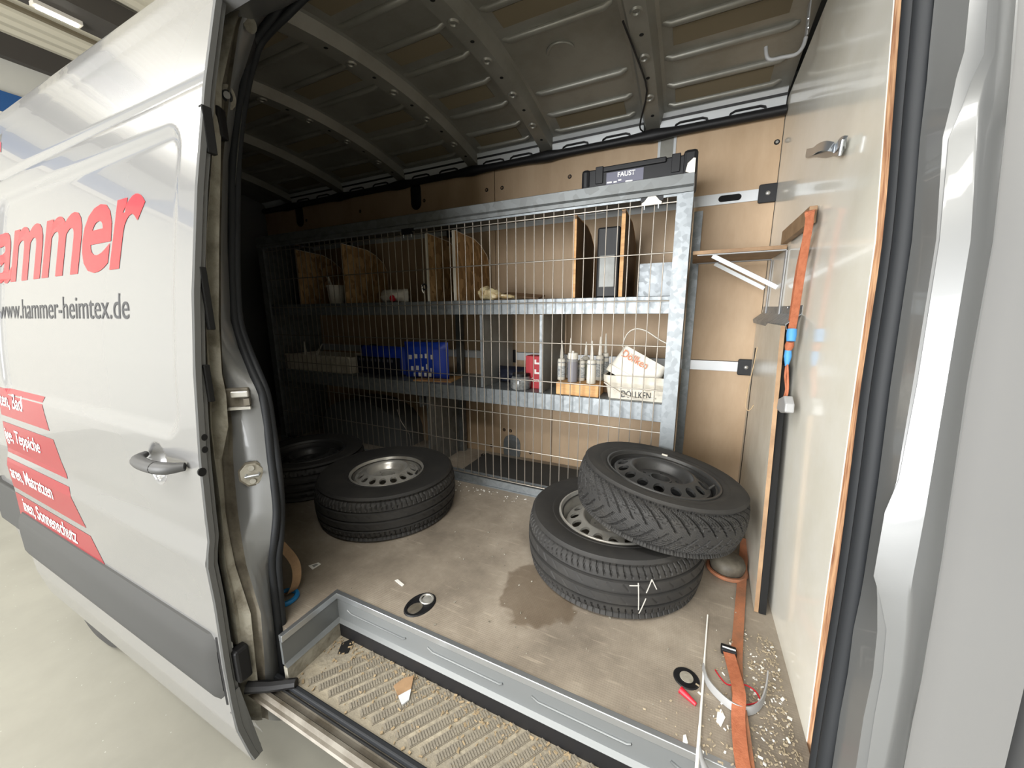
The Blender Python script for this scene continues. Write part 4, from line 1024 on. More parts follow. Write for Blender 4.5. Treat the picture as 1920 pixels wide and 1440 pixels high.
a = put(1131, 755, 0.04); x0 = float(a[0]); x1 = 0.075
tb2 = tub('adhesive_tub', 'square white tub with black lettering at the right end of the middle shelf', x0, x1, 0.040, 0.30, 0.118, None, 'white_dirty')
text_part('tub_lettering', 'DÖLLKEN', 'black_letter', tb2, lambda s_, t: (x0+0.085+s_, 0.0465-0.06*t, Z2T+0.012+t), fit=(0.135, 0.042), bold=0.002)
MB().tube(smooth_path([(x0+0.0, 0.042, Z2T+0.080), (x0+0.04, 0.036, Z2T+0.058), (x0+0.10, 0.034, Z2T+0.028), (x0+0.16, 0.036, Z2T+0.014), (x0+0.24, 0.038, Z2T+0.020)], 4), 0.0035, 6).build('tub_handle', 'white_edge', tb2, smooth=60)
cx_, cz_ = (x0+x1)/2+0.02, Z2T+0.20
mt = Matrix.Translation((cx_, 0.19, cz_)) @ Matrix.Rotation(math.radians(28), 4, 'Y') @ Matrix.Rotation(math.radians(172), 4, 'X')
tb3 = tub('adhesive_tub', 'tipped white tub with orange lettering lying in the lettered tub', -0.125, 0.125, -0.10, 0.10, 0.15, mt)
def on_tub(s_, t):
    p_ = mt @ Vector((-0.10+s_, 0.1035, 0.055-t)); return p_
text_part('tub_lettering', 'Döllken', 'orange_letter', tb3, on_tub, fit=(0.13, 0.036))
hp_ = [put(1167, 650, 0.15), put(1175, 628, 0.15), put(1190, 617, 0.15), put(1210, 620, 0.15), put(1235, 636, 0.15), put(1252, 645, 0.15)]
MB().tube(smooth_path([tuple(q) for q in hp_], 4), 0.0035, 6).build('tub_handle', 'white_edge', tb3, smooth=60)
# lower bay: silver insulation roll and a flat dark patch on the floor behind the mesh
q0 = at(900, 862, 2, 0.01); q1 = at(1075, 905, 2, 0.01)
fb = thing('dark_patch', 'thin flat dark grey patch on the floor behind the mesh', 'board', (float(q0[0]+q1[0])/2, 0.2, 0.001))
MB().box(float(q0[0])-0.02, -0.10, 0.06, 0.40, 0.0015, 0.014).build('board', 'moulding', fb)

# case on top of the rack
TZ_ = 1.561
a = at(1090, 350, 1, 0.05); b_ = at(1307, 330, 1, 0.05)
xa, xb = float(a[0]), float(b_[0])-0.002
cs = thing('tool_case', 'flat black tool case lying on top of the rack', 'case', ((xa+xb)/2, 0.18, TZ_))
zt_ = TZ_+0.088
MB().box(xa+0.03, xb-0.035, 0.052, 0.34, TZ_+0.0005, zt_-0.004).build('case_shell', 'black_plastic', cs, bevel=0.006)
for x0_, x1_, hh in ((xa, xa+0.040, 0.0), (xb-0.055, xb, 0.012)):
    MB().box(x0_, x1_, 0.043, 0.35, TZ_+0.0005, zt_+hh).build('corner_bumper', 'black_plastic', cs, bevel=0.014)
MB().box(xa+0.10, xb-0.12, 0.040, 0.055, TZ_+0.064, zt_-0.002).build('carry_handle', 'black_plastic', cs, bevel=0.005)
for xx in (xa+0.065, xb-0.10):
    MB().box(xx, xx+0.035, 0.046, 0.07, TZ_+0.02, zt_+0.004).build('latch', 'black_plastic', cs, bevel=0.003)
MB().box(xa+0.115, xa+0.275, 0.0505, 0.0525, TZ_+0.006, TZ_+0.060).build('case_label', 'grey_label', cs)
text_part('label_lettering', 'FAUST', 'white_letter', cs, lambda s_, t: (xa+0.165+s_, 0.0500, TZ_+0.036+t), fit=(0.075, 0.020), bold=0.02)
for k, (dx_, dz_, w_) in enumerate(((0.118, 0.016, 0.022), (0.148, 0.015, 0.014), (0.168, 0.020, 0.014), (0.20, 0.010, 0.03))):
    MB().box(xa+dx_, xa+dx_+w_, 0.0500, 0.0506, TZ_+dz_, TZ_+dz_+0.006).build('label_print', 'white_letter', cs)

# ------------------------------------------------------------------ wheels
def tyre_mesh(kind, R, hw, n, nz, A):
    """outer tread grid with real grooves, sidewalls and bead"""
    th = np.linspace(0, 2*np.pi, n, endpoint=False)
    zt = hw*0.78
    zz = np.linspace(-zt, zt, nz)
    TH, ZZ = np.meshgrid(th, zz)                     # nz x n
    u = ZZ/zt
    r = R-0.010*u**2-0.010*np.clip((np.abs(u)-0.8)/0.2, 0, 1)**2
    d = np.zeros_like(r)
    if kind == 'summer':
        for c_ in (-0.52, 0.0, 0.52):
            d = np.maximum(d, 0.0095*(np.abs(u-c_) < 0.062))
        ph = TH*96/(2*np.pi)+u*0.9
        d = np.maximum(d, 0.0060*((ph % 1.0) < 0.22)*(np.abs(u) > 0.64))
        ph = TH*42/(2*np.pi)+u*1.6
        d = np.maximum(d, 0.0030*((ph % 1.0) < 0.07)*(np.abs(np.abs(u)-0.27) < 0.13))
    elif kind == 'winter':
        a = np.abs(u)
        ph = TH*44/(2*np.pi)-2.2*np.sqrt(np.clip(1-a, 0, 1))+np.where(u > 0, 0.5, 0.0)
        d = np.maximum(d, 0.0075*((ph % 1.0) < 0.15)*(a > 0.06))
        d = np.maximum(d, 0.0040*(((ph*4) % 1.0) < 0.24)*(a > 0.58))
        zig = 0.44+0.05*np.sign(np.sin(TH*34*2))
        d = np.maximum(d, 0.0035*(np.abs(a-zig) < 0.028))
        d = np.maximum(d, 0.0018*((((u*9+TH*20) % 1.0) < 0.12))*(a < 0.40))
    r = r-d
    cap = [(R*0.960, hw*0.90), (R*0.930, hw*0.97), (R*0.928, hw*0.985), (R*0.905, hw*0.992), (R*0.86, hw*1.0), ((R*0.86+A*1.18)/2, hw*0.985), (A*1.18, hw*0.93), (A*1.165, hw*0.945), (A*1.12, hw*0.93), (A*1.065, hw*0.86), (A*1.0, hw*0.80), (A*0.96, hw*0.76)]
    rings = [(np.full(n, a), np.full(n, -b)) for a, b in reversed(cap)]+[(r[i], ZZ[i]) for i in range(nz)]+[(np.full(n, a), np.full(n, b)) for a, b in cap]
    V = np.concatenate([np.stack([rr*np.cos(th), rr*np.sin(th), z_], 1) for rr, z_ in rings])
    m = len(rings); i = np.arange(m-1)[:, None]; j = np.arange(n)[None, :]; k = (j+1) % n
    F = np.stack([i*n+j, i*n+k, (i+1)*n+k, (i+1)*n+j], -1).reshape(-1, 4)
    me = bpy.data.meshes.new('tyre'); me.vertices.add(len(V)); me.vertices.foreach_set('co', V.astype(np.float32).ravel())
    me.loops.add(F.size); me.loops.foreach_set('vertex_index', F.astype(np.int32).ravel()); me.polygons.add(len(F))
    me.polygons.foreach_set('loop_start', np.arange(0, F.size, 4, dtype=np.int32)); me.polygons.foreach_set('loop_total', np.full(len(F), 4, dtype=np.int32))
    me.update(); me.validate(); me.materials.append(MATS['rubber'])
    me.polygons.foreach_set('use_smooth', [True]*len(F)); me.set_sharp_from_angle(angle=math.radians(38))
    return me
def holed_band(r0, z0, r1, z1, nh, hr_t, hr_r, depth, n=12, phase=0.0):
    """conical band between two radii with nh oval holes; hole radii along the circumference and along the radius (fractions of half cell)"""
    g = MB()
    def P(a, t):
        rr = r0+(r1-r0)*t; z = z0+(z1-z0)*t
        return (rr*math.cos(a), rr*math.sin(a), z)
    da = 2*math.pi/nh
    for h in range(nh):
        a0 = phase+h*da
        out, inn, low = [], [], []
        for k in range(4*4):
            s_ = k/16*4; side = int(s_); f_ = s_-side
            if side == 0: q = (-0.5+f_, 0.0)
            elif side == 1: q = (0.5, f_)
            elif side == 2: q = (0.5-f_, 1.0)
            else: q = (-0.5, 1.0-f_)
            out.append(P(a0+q[0]*da, q[1]))
            an = math.atan2(q[1]-0.5, q[0])
            ia = a0+hr_t*0.5*da*math.cos(an); it = 0.5+hr_r*0.5*math.sin(an)
            inn.append(P(ia, it)); p_ = P(ia, it); low.append((p_[0], p_[1], p_[2]-depth))
        v = out+inn+low; f = []
        for k in range(16):
            l = (k+1) % 16
            f.append((k, l, 16+l, 16+k)); f.append((16+k, 16+l, 32+l, 32+k))
        g.add(v, f)
    return g
def make_wheel(name, label, loc, rot, R, hw, rimmat, kind, n, nz, nh=16, nb=5, marks=False, valve=True, rk=1.0, zk=0.45, group='loose van wheels'):
    t = local(name, label, 'wheel', loc, rot, group)
    ty = bpy.data.objects.new('tyre', tyre_mesh(kind, R, hw, n, nz, 0.212*R/0.35*rk)); COL.objects.link(ty); ty.parent = t; BASE[ty.name] = (0, 0, 0)
    k = R/0.35
    A = 0.212*k*rk
    pr = [(A*1.055, hw*0.86), (A*1.045, hw*0.905), (A*1.015, hw*0.905), (A*0.99, hw*0.82), (A*0.965, hw*0.60), (A*0.95, hw*0.40), (A*0.91, hw*0.12), (A*0.90, -hw*0.5), (A*0.97, -hw*0.75), (A*1.03, -hw*0.88)]
    rim = MB().lathe(pr, 64).build('rim', rimmat, t, smooth=35)
    zo = hw*zk
    MB().lathe([(A*0.915, zo-0.012), (A*0.88, zo), (A*0.85, zo+0.001)], 64).build('disc_outer', rimmat, rim, smooth=50)
    holed_band(A*0.85, zo+0.001, A*0.62, zo+0.024, nh, 0.66, 0.80, 0.010).build('vent_ring', rimmat, rim, smooth=25)
    MB().lathe([(A*0.62, zo+0.024), (A*0.585, zo+0.028), (A*0.55, zo+0.026), (A*0.50, zo+0.012), (A*0.46, zo-0.004), (A*0.43, zo-0.010)], 64).build('disc_crown', rimmat, rim, smooth=50)
    holed_band(A*0.43, zo-0.010, A*0.21, zo-0.010, nb, 0.16, 0.30, 0.010, phase=0.3).build('bolt_face', rimmat, rim, smooth=25)
    MB().lathe([(A*0.21, zo-0.010), (A*0.205, zo-0.004), (A*0.175, zo-0.004), (A*0.165, zo-0.012), (A*0.16, zo-0.05)], 40).build('hub_bore', rimmat, rim, smooth=40)
    if valve:
        MB().tube([(A*0.86, 0.02, zo), (A*0.93, 0.02, zo+0.020)], [0.006, 0.004], 8).build('valve', 'rubber', rim, smooth=50)
    if marks:
        # chalk strokes on the tread
        for (a0, z0, a1, z1) in marks:
            pts = []
            for s_ in np.linspace(0, 1, 7):
                a = a0+(a1-a0)*s_; z = z0+(z1-z0)*s_; rr = R-0.0085*(z/(hw*0.78))**2+0.0006
                pts.append((rr*math.cos(a), rr*math.sin(a), z))
            MB().ribbon(pts, [(-math.sin(a0), math.cos(a0), 0)]*7 if abs(z1-z0) > 0.02 else [(0, 0, 1)]*7, 0.0032, 0.001).build('chalk_mark', 'chalk', ty)
    return t
make_wheel('van_wheel', 'wheel with bare silver steel rim lying flat in front of the mesh', (-1.24, -0.435, 0.1095), (0, 0, 0.2), 0.345, 0.107, 'steel_silver', 'summer', 420, 40, rk=0.84, zk=0.74)
MK = []
fa = math.radians(-66)
for da, z0, z1, dd in ((0.0, 0.045, -0.055, 0.02), (0.13, 0.055, 0.01, -0.05), (0.13, 0.055, 0.02, 0.05), (0.08, -0.01, -0.07, -0.05), (-0.08, 0.035, 0.036, 0.09)):
    MK.append((fa+da, z0, fa+da+dd, z1))
make_wheel('van_wheel', 'lower wheel of the right stack, chalk strokes on its ribbed tread', (-0.10, -0.37, 0.1115), (0, 0, 0.6), 0.340, 0.110, 'steel_silver', 'summer', 720, 56, marks=[(a-0.6, b, c_-0.6, d) for a, b, c_, d in MK])
w5 = make_wheel('car_wheel', 'black steel winter wheel lying tilted on top of the right stack', (0.058, -0.338, 0.3215), (math.radians(-3), math.radians(8), 0.0), 0.306, 0.088, 'steel_black', 'winter', 900, 64, nh=16, nb=5, rk=1.07, zk=0.66)
A = 0.212*0.306/0.35*1.07
MB().box(-0.012, 0.012, A*1.0, A*1.06, 0.088*0.90, 0.088*0.90+0.006).build('balance_weight', 'white_edge', w5, bevel=0.002).rotation_euler = (0, 0, 0.0)
w5.children[-1].rotation_euler = (0, 0, math.radians(-8))
make_wheel('van_wheel', 'dark wheel lying flat behind the silver rimmed one', (-1.905, -0.395, 0.1025), (0, 0, 0), 0.315, 0.100, 'steel_black', 'summer', 260, 20)
make_wheel('van_wheel', 'lower dark wheel of the pair deep in the rear left corner', (-2.52, -0.60, 0.1025), (0, 0, 0), 0.322, 0.100, 'steel_black', 'plain', 120, 9)
make_wheel('van_wheel', 'upper dark wheel of the pair deep in the rear left corner', (-2.47, -0.60, 0.303), (math.radians(0), math.radians(-3), 0), 0.300, 0.080, 'steel_black', 'plain', 120, 9)

# ================================================================== right-hand corner by the bulkhead
def V3(u, v, axis, val):
    return tuple(float(c) for c in at(u, v, axis, val))
# hook hanging from the roof
hk = thing('hook_bar', 'bent grey metal hook hanging from the roof beside the bulkhead', 'hook', (0.40, -0.04, 1.85))
p0, p1 = V3(1519, 3, 0, 0.40), V3(1511, 70, 0, 0.40); yy = p1[1]
MB().quadbar(p0, p1, 0.030, 0.004, (0, 1, 0)).build('hook_plate', 'grey_plastic', hk, bevel=0.001)
MB().tube(smooth_path([p1, V3(1505, 88, 1, yy), V3(1492, 102, 1, yy), V3(1465, 108, 1, yy), V3(1446, 112, 1, yy), V3(1438, 106, 1, yy), V3(1436, 88, 1, yy)], 5), 0.006, 8).build('hook_bend', 'grey_plastic', hk, smooth=60)
for v in (35, 52):
    q = V3(1516, v, 0, 0.396); MB().lathe([(0, 0.004), (0.005, 0.003), (0.006, 0)], 12, q, Matrix.Rotation(math.radians(-90), 3, 'Y')).build('hook_screw', 'zinc', hk, smooth=50)
# hose clamp screwed to the bulkhead
cl = thing('pipe_clamp', 'shiny zinc pipe clamp screwed to the upper bulkhead', 'clamp', V3(1550, 278, 0, XB-0.002))
def onb(u, v, d=0.006):
    return V3(u, v, 0, XB-d)
top_ = [onb(1512, 286), onb(1524, 284), onb(1532, 278, 0.020), onb(1545, 273, 0.026), onb(1558, 275, 0.018), onb(1566, 278), onb(1574, 268, 0.016), onb(1583, 264, 0.016), onb(1586, 270)]
MB().ribbon(smooth_path(top_, 4), (0, 0, 1), 0.022, 0.002).build('clamp_band', 'zinc', cl, smooth=40)
bot_ = [onb(1512, 291), onb(1530, 289, 0.002), onb(1548, 290, 0.002), onb(1565, 286, 0.003), onb(1576, 287, 0.010), onb(1581, 278, 0.012)]
MB().ribbon(smooth_path(bot_, 4), (0, 0, 1), 0.016, 0.002).build('clamp_base', 'zinc', cl, smooth=40)
MB().tube([onb(1580, 262, 0.020), onb(1574, 292, 0.020)], 0.004, 8).build('clamp_bolt', 'zinc', cl, smooth=50)
# small corner shelf on two flat iron brackets
SZ = 1.235
sh = thing('corner_shelf', 'small wooden corner shelf on white flat iron brackets beside the rack', 'shelf', (0.28, 0.2, SZ-0.25))
a = V3(1303, 480, 2, SZ); yn = a[1]; yf = V3(1380, 492, 2, SZ)[1]
MB().box(0.112, XB-0.006, yn, yf, SZ+0.005, SZ+0.020).build('shelf_board', 'wood_grey', sh, bevel=0.001)
for y in (yn+0.012, yf-0.012):
    l0 = V3(1336, 482, 1, y) if y < 0.2 else V3(1340, 497, 1, y); l1 = V3(1449, 539, 1, y) if y < 0.2 else V3(1426, 541, 1, y)
    MB().quadbar((0.13, y, SZ+0.002), (XB-0.005, y, SZ+0.002), 0.020, 0.004, (0, 1, 0)).build('bracket_arm', 'grey_plastic', sh)
    MB().quadbar((XB-0.004, y, SZ), (XB-0.004, y, 0.985), 0.020, 0.004, (0, 1, 0)).build('bracket_leg', 'grey_plastic', sh)
    MB().quadbar((l0[0], y, SZ-0.002), (XB-0.02, y, l1[2]), 0.017, 0.004, (0, -0.3, 1)).build('bracket_brace', 'inner_white', sh)
# wooden slat sticking out along the bulkhead, with the ratchet strap looped over its end
s0 = V3(1468, 470, 0, XB-0.016); s1 = V3(1524, 402, 0, XB-0.016)
sl = thing('wooden_slat', 'weathered wooden slat along the bulkhead, the orange strap over its end', 'slat', s0)
s0 = (s0[0], s0[1], max(s0[2], SZ+0.048))
MB().quadbar(s0, s1, 0.050, 0.020, (0, 0, 1)).build('slat', 'wood_grey', sl, bevel=0.002)
def onp(u, v, x=XB-0.034):
    return V3(u, v, 0, x)
st = thing('ratchet_strap', 'orange ratchet strap hanging from the wooden slat down the bulkhead', 'strap', onp(1480, 690))
MB().ribbon(smooth_path([onp(1522, 396, XB-0.003), onp(1519, 397), onp(1517, 420), onp(1511, 455), onp(1504, 500), onp(1497, 545), onp(1490, 590), onp(1484, 622)], 4), [(-0.7, 1, 0.15)]*29, 0.025, 0.003).build('webbing', 'orange', st)
MB().ribbon(smooth_path([onp(1516, 430, XB-0.026), onp(1498, 500, XB-0.020), onp(1489, 560, XB-0.020), onp(1481, 620, XB-0.022)], 4), [(-0.3, 1, 0.15)]*13, 0.026, 0.003).build('webbing', 'orange', st)
MB().tube([onp(1485, 617), onp(1484, 628), onp(1483, 640)], [0.013, 0.014, 0.012], 10).build('blue_sleeve', 'blue_cloth', st, smooth=60)
MB().tube([onp(1482, 640), onp(1480, 648), onp(1478, 656)], [0.010, 0.013, 0.009], 10).build('strap_knot', 'orange', st, smooth=60)
MB().tube([onp(1478, 656), onp(1477, 668), onp(1475, 686)], [0.009, 0.011, 0.005], 10).build('blue_sleeve', 'blue_cloth', st, smooth=60)
for du in (0, 5):
    MB().tube(smooth_path([onp(1475+du*0.3, 684), onp(1472+du, 705), onp(1474+du*0.6, 730), onp(1469+du, 748)], 3), 0.003, 6).build('loose_cord', 'orange', st, smooth=60)
MB().prism([(onp(1467, 750)[1], onp(1467, 748)[2]), (onp(1478, 745)[1], onp(1478, 742)[2]), (onp(1482, 755)[1], onp(1482, 758)[2]), (onp(1480, 774)[1], onp(1480, 774)[2]), (onp(1470, 776)[1], onp(1470, 774)[2]), (onp(1464, 768)[1], onp(1464, 768)[2])], 0, XB-0.046, XB-0.022).build('strap_ratchet', 'grey_plastic', st, bevel=0.004)
# folded sheet bracket across the bulkhead
fb = thing('folded_bracket', 'folded sheet metal bracket across the bulkhead below the corner shelf', 'bracket', V3(1470, 585, 0, XB-0.01))
n0 = V3(1505, 572, 0, XB-0.001); n1 = V3(1428, 575, 0, XB-0.001)
pf = [(-0.001, 0.0), (-0.001, -0.028), (-0.040, -0.062), (-0.036, -0.080)]
MB().grid([[(XB+a, y, z+b) for a, b in pf] for y, z in ((n0[1], n0[2]), ((n0[1]+n1[1])/2, (n0[2]+n1[2])/2-0.002), (0.44, n1[2]))]).build('bracket_sheet', 'galv', fb)
fb.children[-1].modifiers.new('thick', 'SOLIDIFY').thickness = 0.002
for u in (1461, 1477, 1498):
    q = V3(u, 577, 0, XB-0.003); MB().lathe([(0, 0.003), (0.005, 0.002), (0.006, 0)], 10, q, Matrix.Rotation(math.radians(-90), 3, 'Y')).build('bracket_rivet', 'zinc', fb, smooth=50)
# loose board leaning in front of the bulkhead
lp = thing('loose_board', 'loose cream faced board leaning against the lower bulkhead', 'board', (0.41, 0.0, 0.002))
nb_, nt_, zt_ = -0.450, -0.293, 0.955
def slab(x0n, x0f, th, yn0, yn1, yf_, z0, z1, mat, name, par):
    v = [(x0n, yn0, z0), (x0n, yn1, z1), (x0f, yf_, z1), (x0f, yf_, z0)]
    v2 = [(a+th, b, c) for a, b, c in v]
    return MB().add(v+v2, [(0, 1, 2, 3), (7, 6, 5, 4), (0, 4, 5, 1), (1, 5, 6, 2), (2, 6, 7, 3), (3, 7, 4, 0)]).build(name, mat, par)
slab(0.394, 0.428, 0.012, nb_, nt_, 0.466, 0.002, zt_, 'panel_loose', 'board_face', lp)
MB().grid([[(0.3938, nb_-0.0012, 0.002), (0.4062, nb_-0.0012, 0.002)], [(0.3938, nt_-0.0012, zt_), (0.4062, nt_-0.0012, zt_)]]).build('bare_edge', 'wood_grey', lp)
slab(0.4075, 0.4250, 0.0200, nb_-0.004, nt_-0.004, 0.40, 0.002, zt_-0.13, 'black_gap', 'gap_shade', lp)  # black slab added behind the board, standing in for shade in the gap
MB().tube(smooth_path([V3(1451, 600, 1, 0.20), V3(1448, 640, 1, 0.20), V3(1442, 690, 1, 0.20), V3(1425, 735, 1, 0.2), V3(1407, 768, 1, 0.2), V3(1398, 762, 1, 0.2), V3(1402, 730, 1, 0.2), V3(1412, 690, 1, 0.2), V3(1420, 650, 1, 0.2)], 4), 0.0018, 5).build('hanging_string', 'string', lp)

# ------------------------------------------------------------------ on the load floor
def fl(u, v, z=0.003):
    return V3(u, v, 2, z)
bs = thing('floor_strap', 'dirty orange lashing strap with a black buckle along the bulkhead foot', 'strap', fl(1385, 1300, 0.001))
MB().ribbon(smooth_path([fl(1396, 1010, 0.05), fl(1393, 1060, 0.02), fl(1388, 1130, 0.006), fl(1383, 1200, 0.005), fl(1381, 1250, 0.008), fl(1385, 1310, 0.012), fl(1394, 1380, 0.006), fl(1402, 1450, 0.004), fl(1404, 1500, 0.004)], 4), (1, 0.12, 0.25), 0.030, 0.002).build('webbing', 'orange_dirty', bs)
MB().ribbon(smooth_path([fl(1364, 1214, 0.018), fl(1369, 1232, 0.014), fl(1377, 1262, 0.020), fl(1386, 1300, 0.026), fl(1384, 1345, 0.014), fl(1389, 1410, 0.010), fl(1398, 1460, 0.009)], 4), (1, 0.1, 0.1), 0.030, 0.002).build('webbing', 'orange', bs)
q = fl(1366, 1219, 0.014)
MB().box(q[0]-0.020, q[0]+0.020, q[1]-0.012, q[1]+0.012, 0.004, 0.022).build('buckle', 'black_plastic', bs, bevel=0.003)
MB().tube([(q[0]-0.017, q[1]-0.004, 0.0235), (q[0]+0.017, q[1]-0.004, 0.0235)], 0.003, 6).build('buckle_pin', 'zinc', bs)
q = fl(1362, 1090, 0.0)
rs = thing('strap_roll', 'dark dusty roll ringed by an orange strap behind the stacked wheels', 'roll', (q[0]+0.0, q[1]+0.06, 0.001))
cx_, cy_ = q[0]+0.005, q[1]+0.065
MB().lathe([(0.0, 0.002), (0.045, 0.002), (0.058, 0.012), (0.062, 0.04), (0.055, 0.058), (0.035, 0.066), (0.0, 0.068)], 28, (cx_, cy_, 0.0)).build('roll_core', 'dirty_channel', rs, smooth=60)
MB().tube([(cx_+0.066*math.cos(a), cy_+0.066*math.sin(a), 0.010) for a in np.linspace(0, 6.283, 33)[:-1]], 0.008, 6, closed=True).build('strap_ring', 'orange_dirty', rs, smooth=60)
gb = thing('grey_band', 'grey plastic band bent in a loop beside the orange strap', 'band', fl(1400, 1330, 0.001))
MB().ribbon(smooth_path([fl(1318, 1248, 0.012), fl(1325, 1275, 0.012), fl(1344, 1300, 0.012), fl(1374, 1325, 0.012), fl(1404, 1333, 0.012), fl(1426, 1320, 0.014), fl(1436, 1293, 0.02), fl(1440, 1262, 0.03)], 4), (0, 0.35, 1), 0.020, 0.003).build('band', 'grey_plastic', gb, smooth=40)
rw = thing('red_wire', 'thin red wire curled inside the grey loop', 'wire', fl(1395, 1290, 0.001))
MB().tube(smooth_path([fl(1341, 1256), fl(1352, 1272), fl(1366, 1284), fl(1392, 1283, 0.015), fl(1412, 1292, 0.01), fl(1423, 1306), fl(1422, 1316), fl(1396, 1322), fl(1374, 1320)], 4), 0.0018, 5).build('wire', 'red', rw, smooth=60)
rc = thing('tapered_cap', 'tapered red plastic cap lying on the floor near the round floor eye', 'plug', fl(1290, 1308, 0.001))  # loose tapered cap: cone and rim
a, b_ = fl(1277, 1294, 0.009), fl(1305, 1321, 0.006)
MB().tube([a, tuple(np.array(a)*0.75+np.array(b_)*0.25), b_], [0.0085, 0.008, 0.005], 12).build('cap_cone', 'red', rc, smooth=50)
MB().tube([a, tuple(np.array(a)*1.04-np.array(b_)*0.04)], [0.0095, 0.0095], 12).build('cap_rim', 'red', rc)
wr = thing('white_rod', 'thin white plastic rod lying across the floor to the step', 'rod', fl(1318, 1290, 0.001))
MB().tube(smooth_path([fl(1327, 1153, 0.004), fl(1322, 1220, 0.004), fl(1316, 1310, 0.004), fl(1308, 1420, 0.006), fl(1306, 1448, 0.006)], 3), [0.0022]*4+[0.003]*4+[0.004]*5, 8).build('rod', 'paper', wr, smooth=60)
MB().tube([fl(1312, 1400, 0.006), fl(1316, 1425, 0.006), fl(1326, 1450, 0.006)], [0.003, 0.006, 0.009], 8).build('rod_sleeve', 'grey_plastic', wr, smooth=60)
sr = thing('steel_rod', 'bent thin steel rod standing along the bulkhead foot', 'rod', (0.43, -0.9, 0.001))
MB().tube(smooth_path([V3(1438, 1254, 0, XB-0.01), V3(1436, 1275, 0, XB-0.012), V3(1441, 1330, 0, XB-0.012), V3(1449, 1400, 0, XB-0.012), V3(1454, 1440, 0, XB-0.014), V3(1460, 1500, 0, XB-0.014)], 4), 0.0035, 7).build('rod', 'zinc', sr, smooth=60)
for i, (pts, lab) in enumerate(((((1345, 1335), (1352, 1329), (1360, 1345), (1352, 1362), (1343, 1352)), 'torn white paper scrap beside the orange strap'), (((1281, 1378), (1286, 1377), (1290, 1393), (1280, 1395)), 'tiny white paper scrap near the step edge'), (((740, 1088), (746, 1086), (758, 1096), (754, 1099)), 'crumpled pale scrap on the floor between the wheels'))):
    o = MB().prism([fl(u, v)[:2] for u, v in pts], 2, 0.001, 0.003).build('paper_scrap', 'paper', None, loc=(fl(*pts[0])[0], fl(*pts[0])[1], 0.001)); tag(o, lab, 'paper', 'paper scraps on the floor')
lb = thing('sticker', 'small white printed sticker on the floor behind the pillar', 'sticker', fl(590, 1060, 0.0))
P = [fl(578, 1060)[:2], fl(597, 1054)[:2], fl(602, 1057)[:2], fl(586, 1067)[:2]]
MB().prism(P, 2, 0.0008, 0.0018).build('sticker_sheet', 'paper', lb)
c4 = np.mean(P, axis=0)
MB().prism([tuple(c4+(np.array(p_)-c4)*0.5) for p_ in P], 2, 0.0018, 0.0022).build('sticker_print', 'divider_grey', lb)
# bits left behind the rear pillar
ts = thing('tan_strap', 'tan webbing loop standing on the floor behind the rear pillar', 'strap', fl(540, 1090, 0.001))
X_ = fl(538, 1115, 0.0)
MB().ribbon(smooth_path([(X_[0]-0.03, X_[1]+0.02, 0.18), (X_[0]+0.02, X_[1]+0.03, 0.12), (X_[0]+0.035, X_[1]+0.02, 0.06), (X_[0]+0.02, X_[1]+0.0, 0.015), (X_[0]-0.04, X_[1]+0.0, 0.006)], 5), (0.2, 1, 0), 0.030, 0.002).build('webbing', 'wood_grey', ts)
bt = thing('blue_tape_ring', 'blue plastic ring lying on the floor behind the rear pillar', 'ring', fl(544, 1122, 0.001))
q = fl(536, 1122, 0.006)
MB().tube([(q[0]+0.035*math.cos(a), q[1]+0.035*math.sin(a), 0.010) for a in np.linspace(0, 6.283, 25)[:-1]], 0.009, 6, closed=True).build('ring', 'blue', bt, smooth=60)
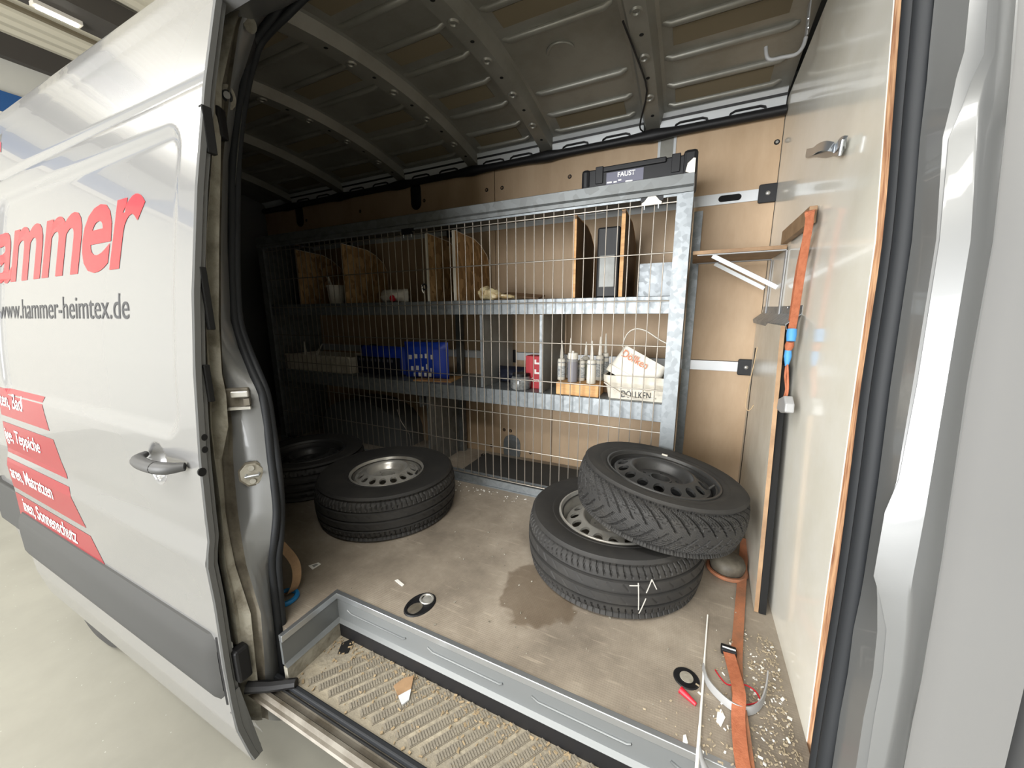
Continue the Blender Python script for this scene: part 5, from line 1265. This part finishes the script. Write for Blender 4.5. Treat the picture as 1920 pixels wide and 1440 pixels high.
# scraper offcut on the step
def stp(u, v, z=TZ+0.004):
    return V3(u, v, 2, z)
of = thing('tile_offcut', 'pointed tile offcut with a bluish tip lying on the step', 'offcut', stp(755, 1295, TZ+0.001))
MB().prism([stp(u, v)[:2] for u, v in ((738, 1287), (757, 1273), (776, 1268), (771, 1293), (747, 1306))], 2, TZ+0.0025, TZ+0.0075).build('offcut_plate', 'wood_grey', of)
MB().prism([stp(u, v)[:2] for u, v in ((747, 1306), (771, 1293), (767, 1313), (754, 1323))], 2, TZ+0.0025, TZ+0.0075).build('offcut_tip', 'inner_white', of)
M('chip', (172, 158, 134), 0.85)
# crumbs and chips: nobody could count them
def crumbs(name, label, n, samp, z, mat, smin, smax):
    g = MB(); rnd = random.Random(len(name)*7+n)
    for _ in range(n):
        x, y = samp(rnd); s_ = rnd.uniform(smin, smax); m = Matrix.Rotation(rnd.uniform(0, 6.28), 3, 'Z') @ Matrix.Rotation(rnd.uniform(-0.5, 0.5), 3, 'X')
        g.obox((x, y, z+s_*0.30), (s_*rnd.uniform(0.6, 1.8), s_*rnd.uniform(0.4, 1.0), s_*0.35), m)
    o = g.build(name, mat, None, loc=(0, 0, z)); o['kind'] = 'stuff'; tag(o, label, 'debris'); return o
def tri(rnd):
    t = rnd.random()**0.8; y = -0.55-0.44*t; w_ = 0.05+0.07*t
    return min(XB-0.02, XB-0.02-abs(rnd.gauss(0, w_))), y
crumbs('wood_chips', 'pale wood chips and crumbs swept along the bulkhead foot', 620, tri, 0.001, 'chip', 0.002, 0.0055)
crumbs('white_chips', 'white paint flakes scattered among the chips by the bulkhead', 110, tri, 0.001, 'paper', 0.002, 0.007)
crumbs('floor_grit', 'grit and sawdust scattered over the load floor', 160, lambda r: (r.uniform(-1.1, 0.40), r.uniform(-0.97, -0.03)), 0.001, 'sealant', 0.002, 0.006)
crumbs('rail_grit', 'white grit lying along the foot of the rack', 60, lambda r: (r.uniform(-1.2, -0.4), r.gauss(-0.09, 0.03)), 0.001, 'paper', 0.003, 0.008)
crumbs('step_grit', 'sandy dirt lying in the entry step', 700, lambda r: (r.uniform(XS, XB-0.02), YS-0.015-abs(r.gauss(0, 0.035)) if r.random() < 0.6 else r.uniform(-1.19, -1.01)), TZ-0.001, 'dirt', 0.002, 0.008)
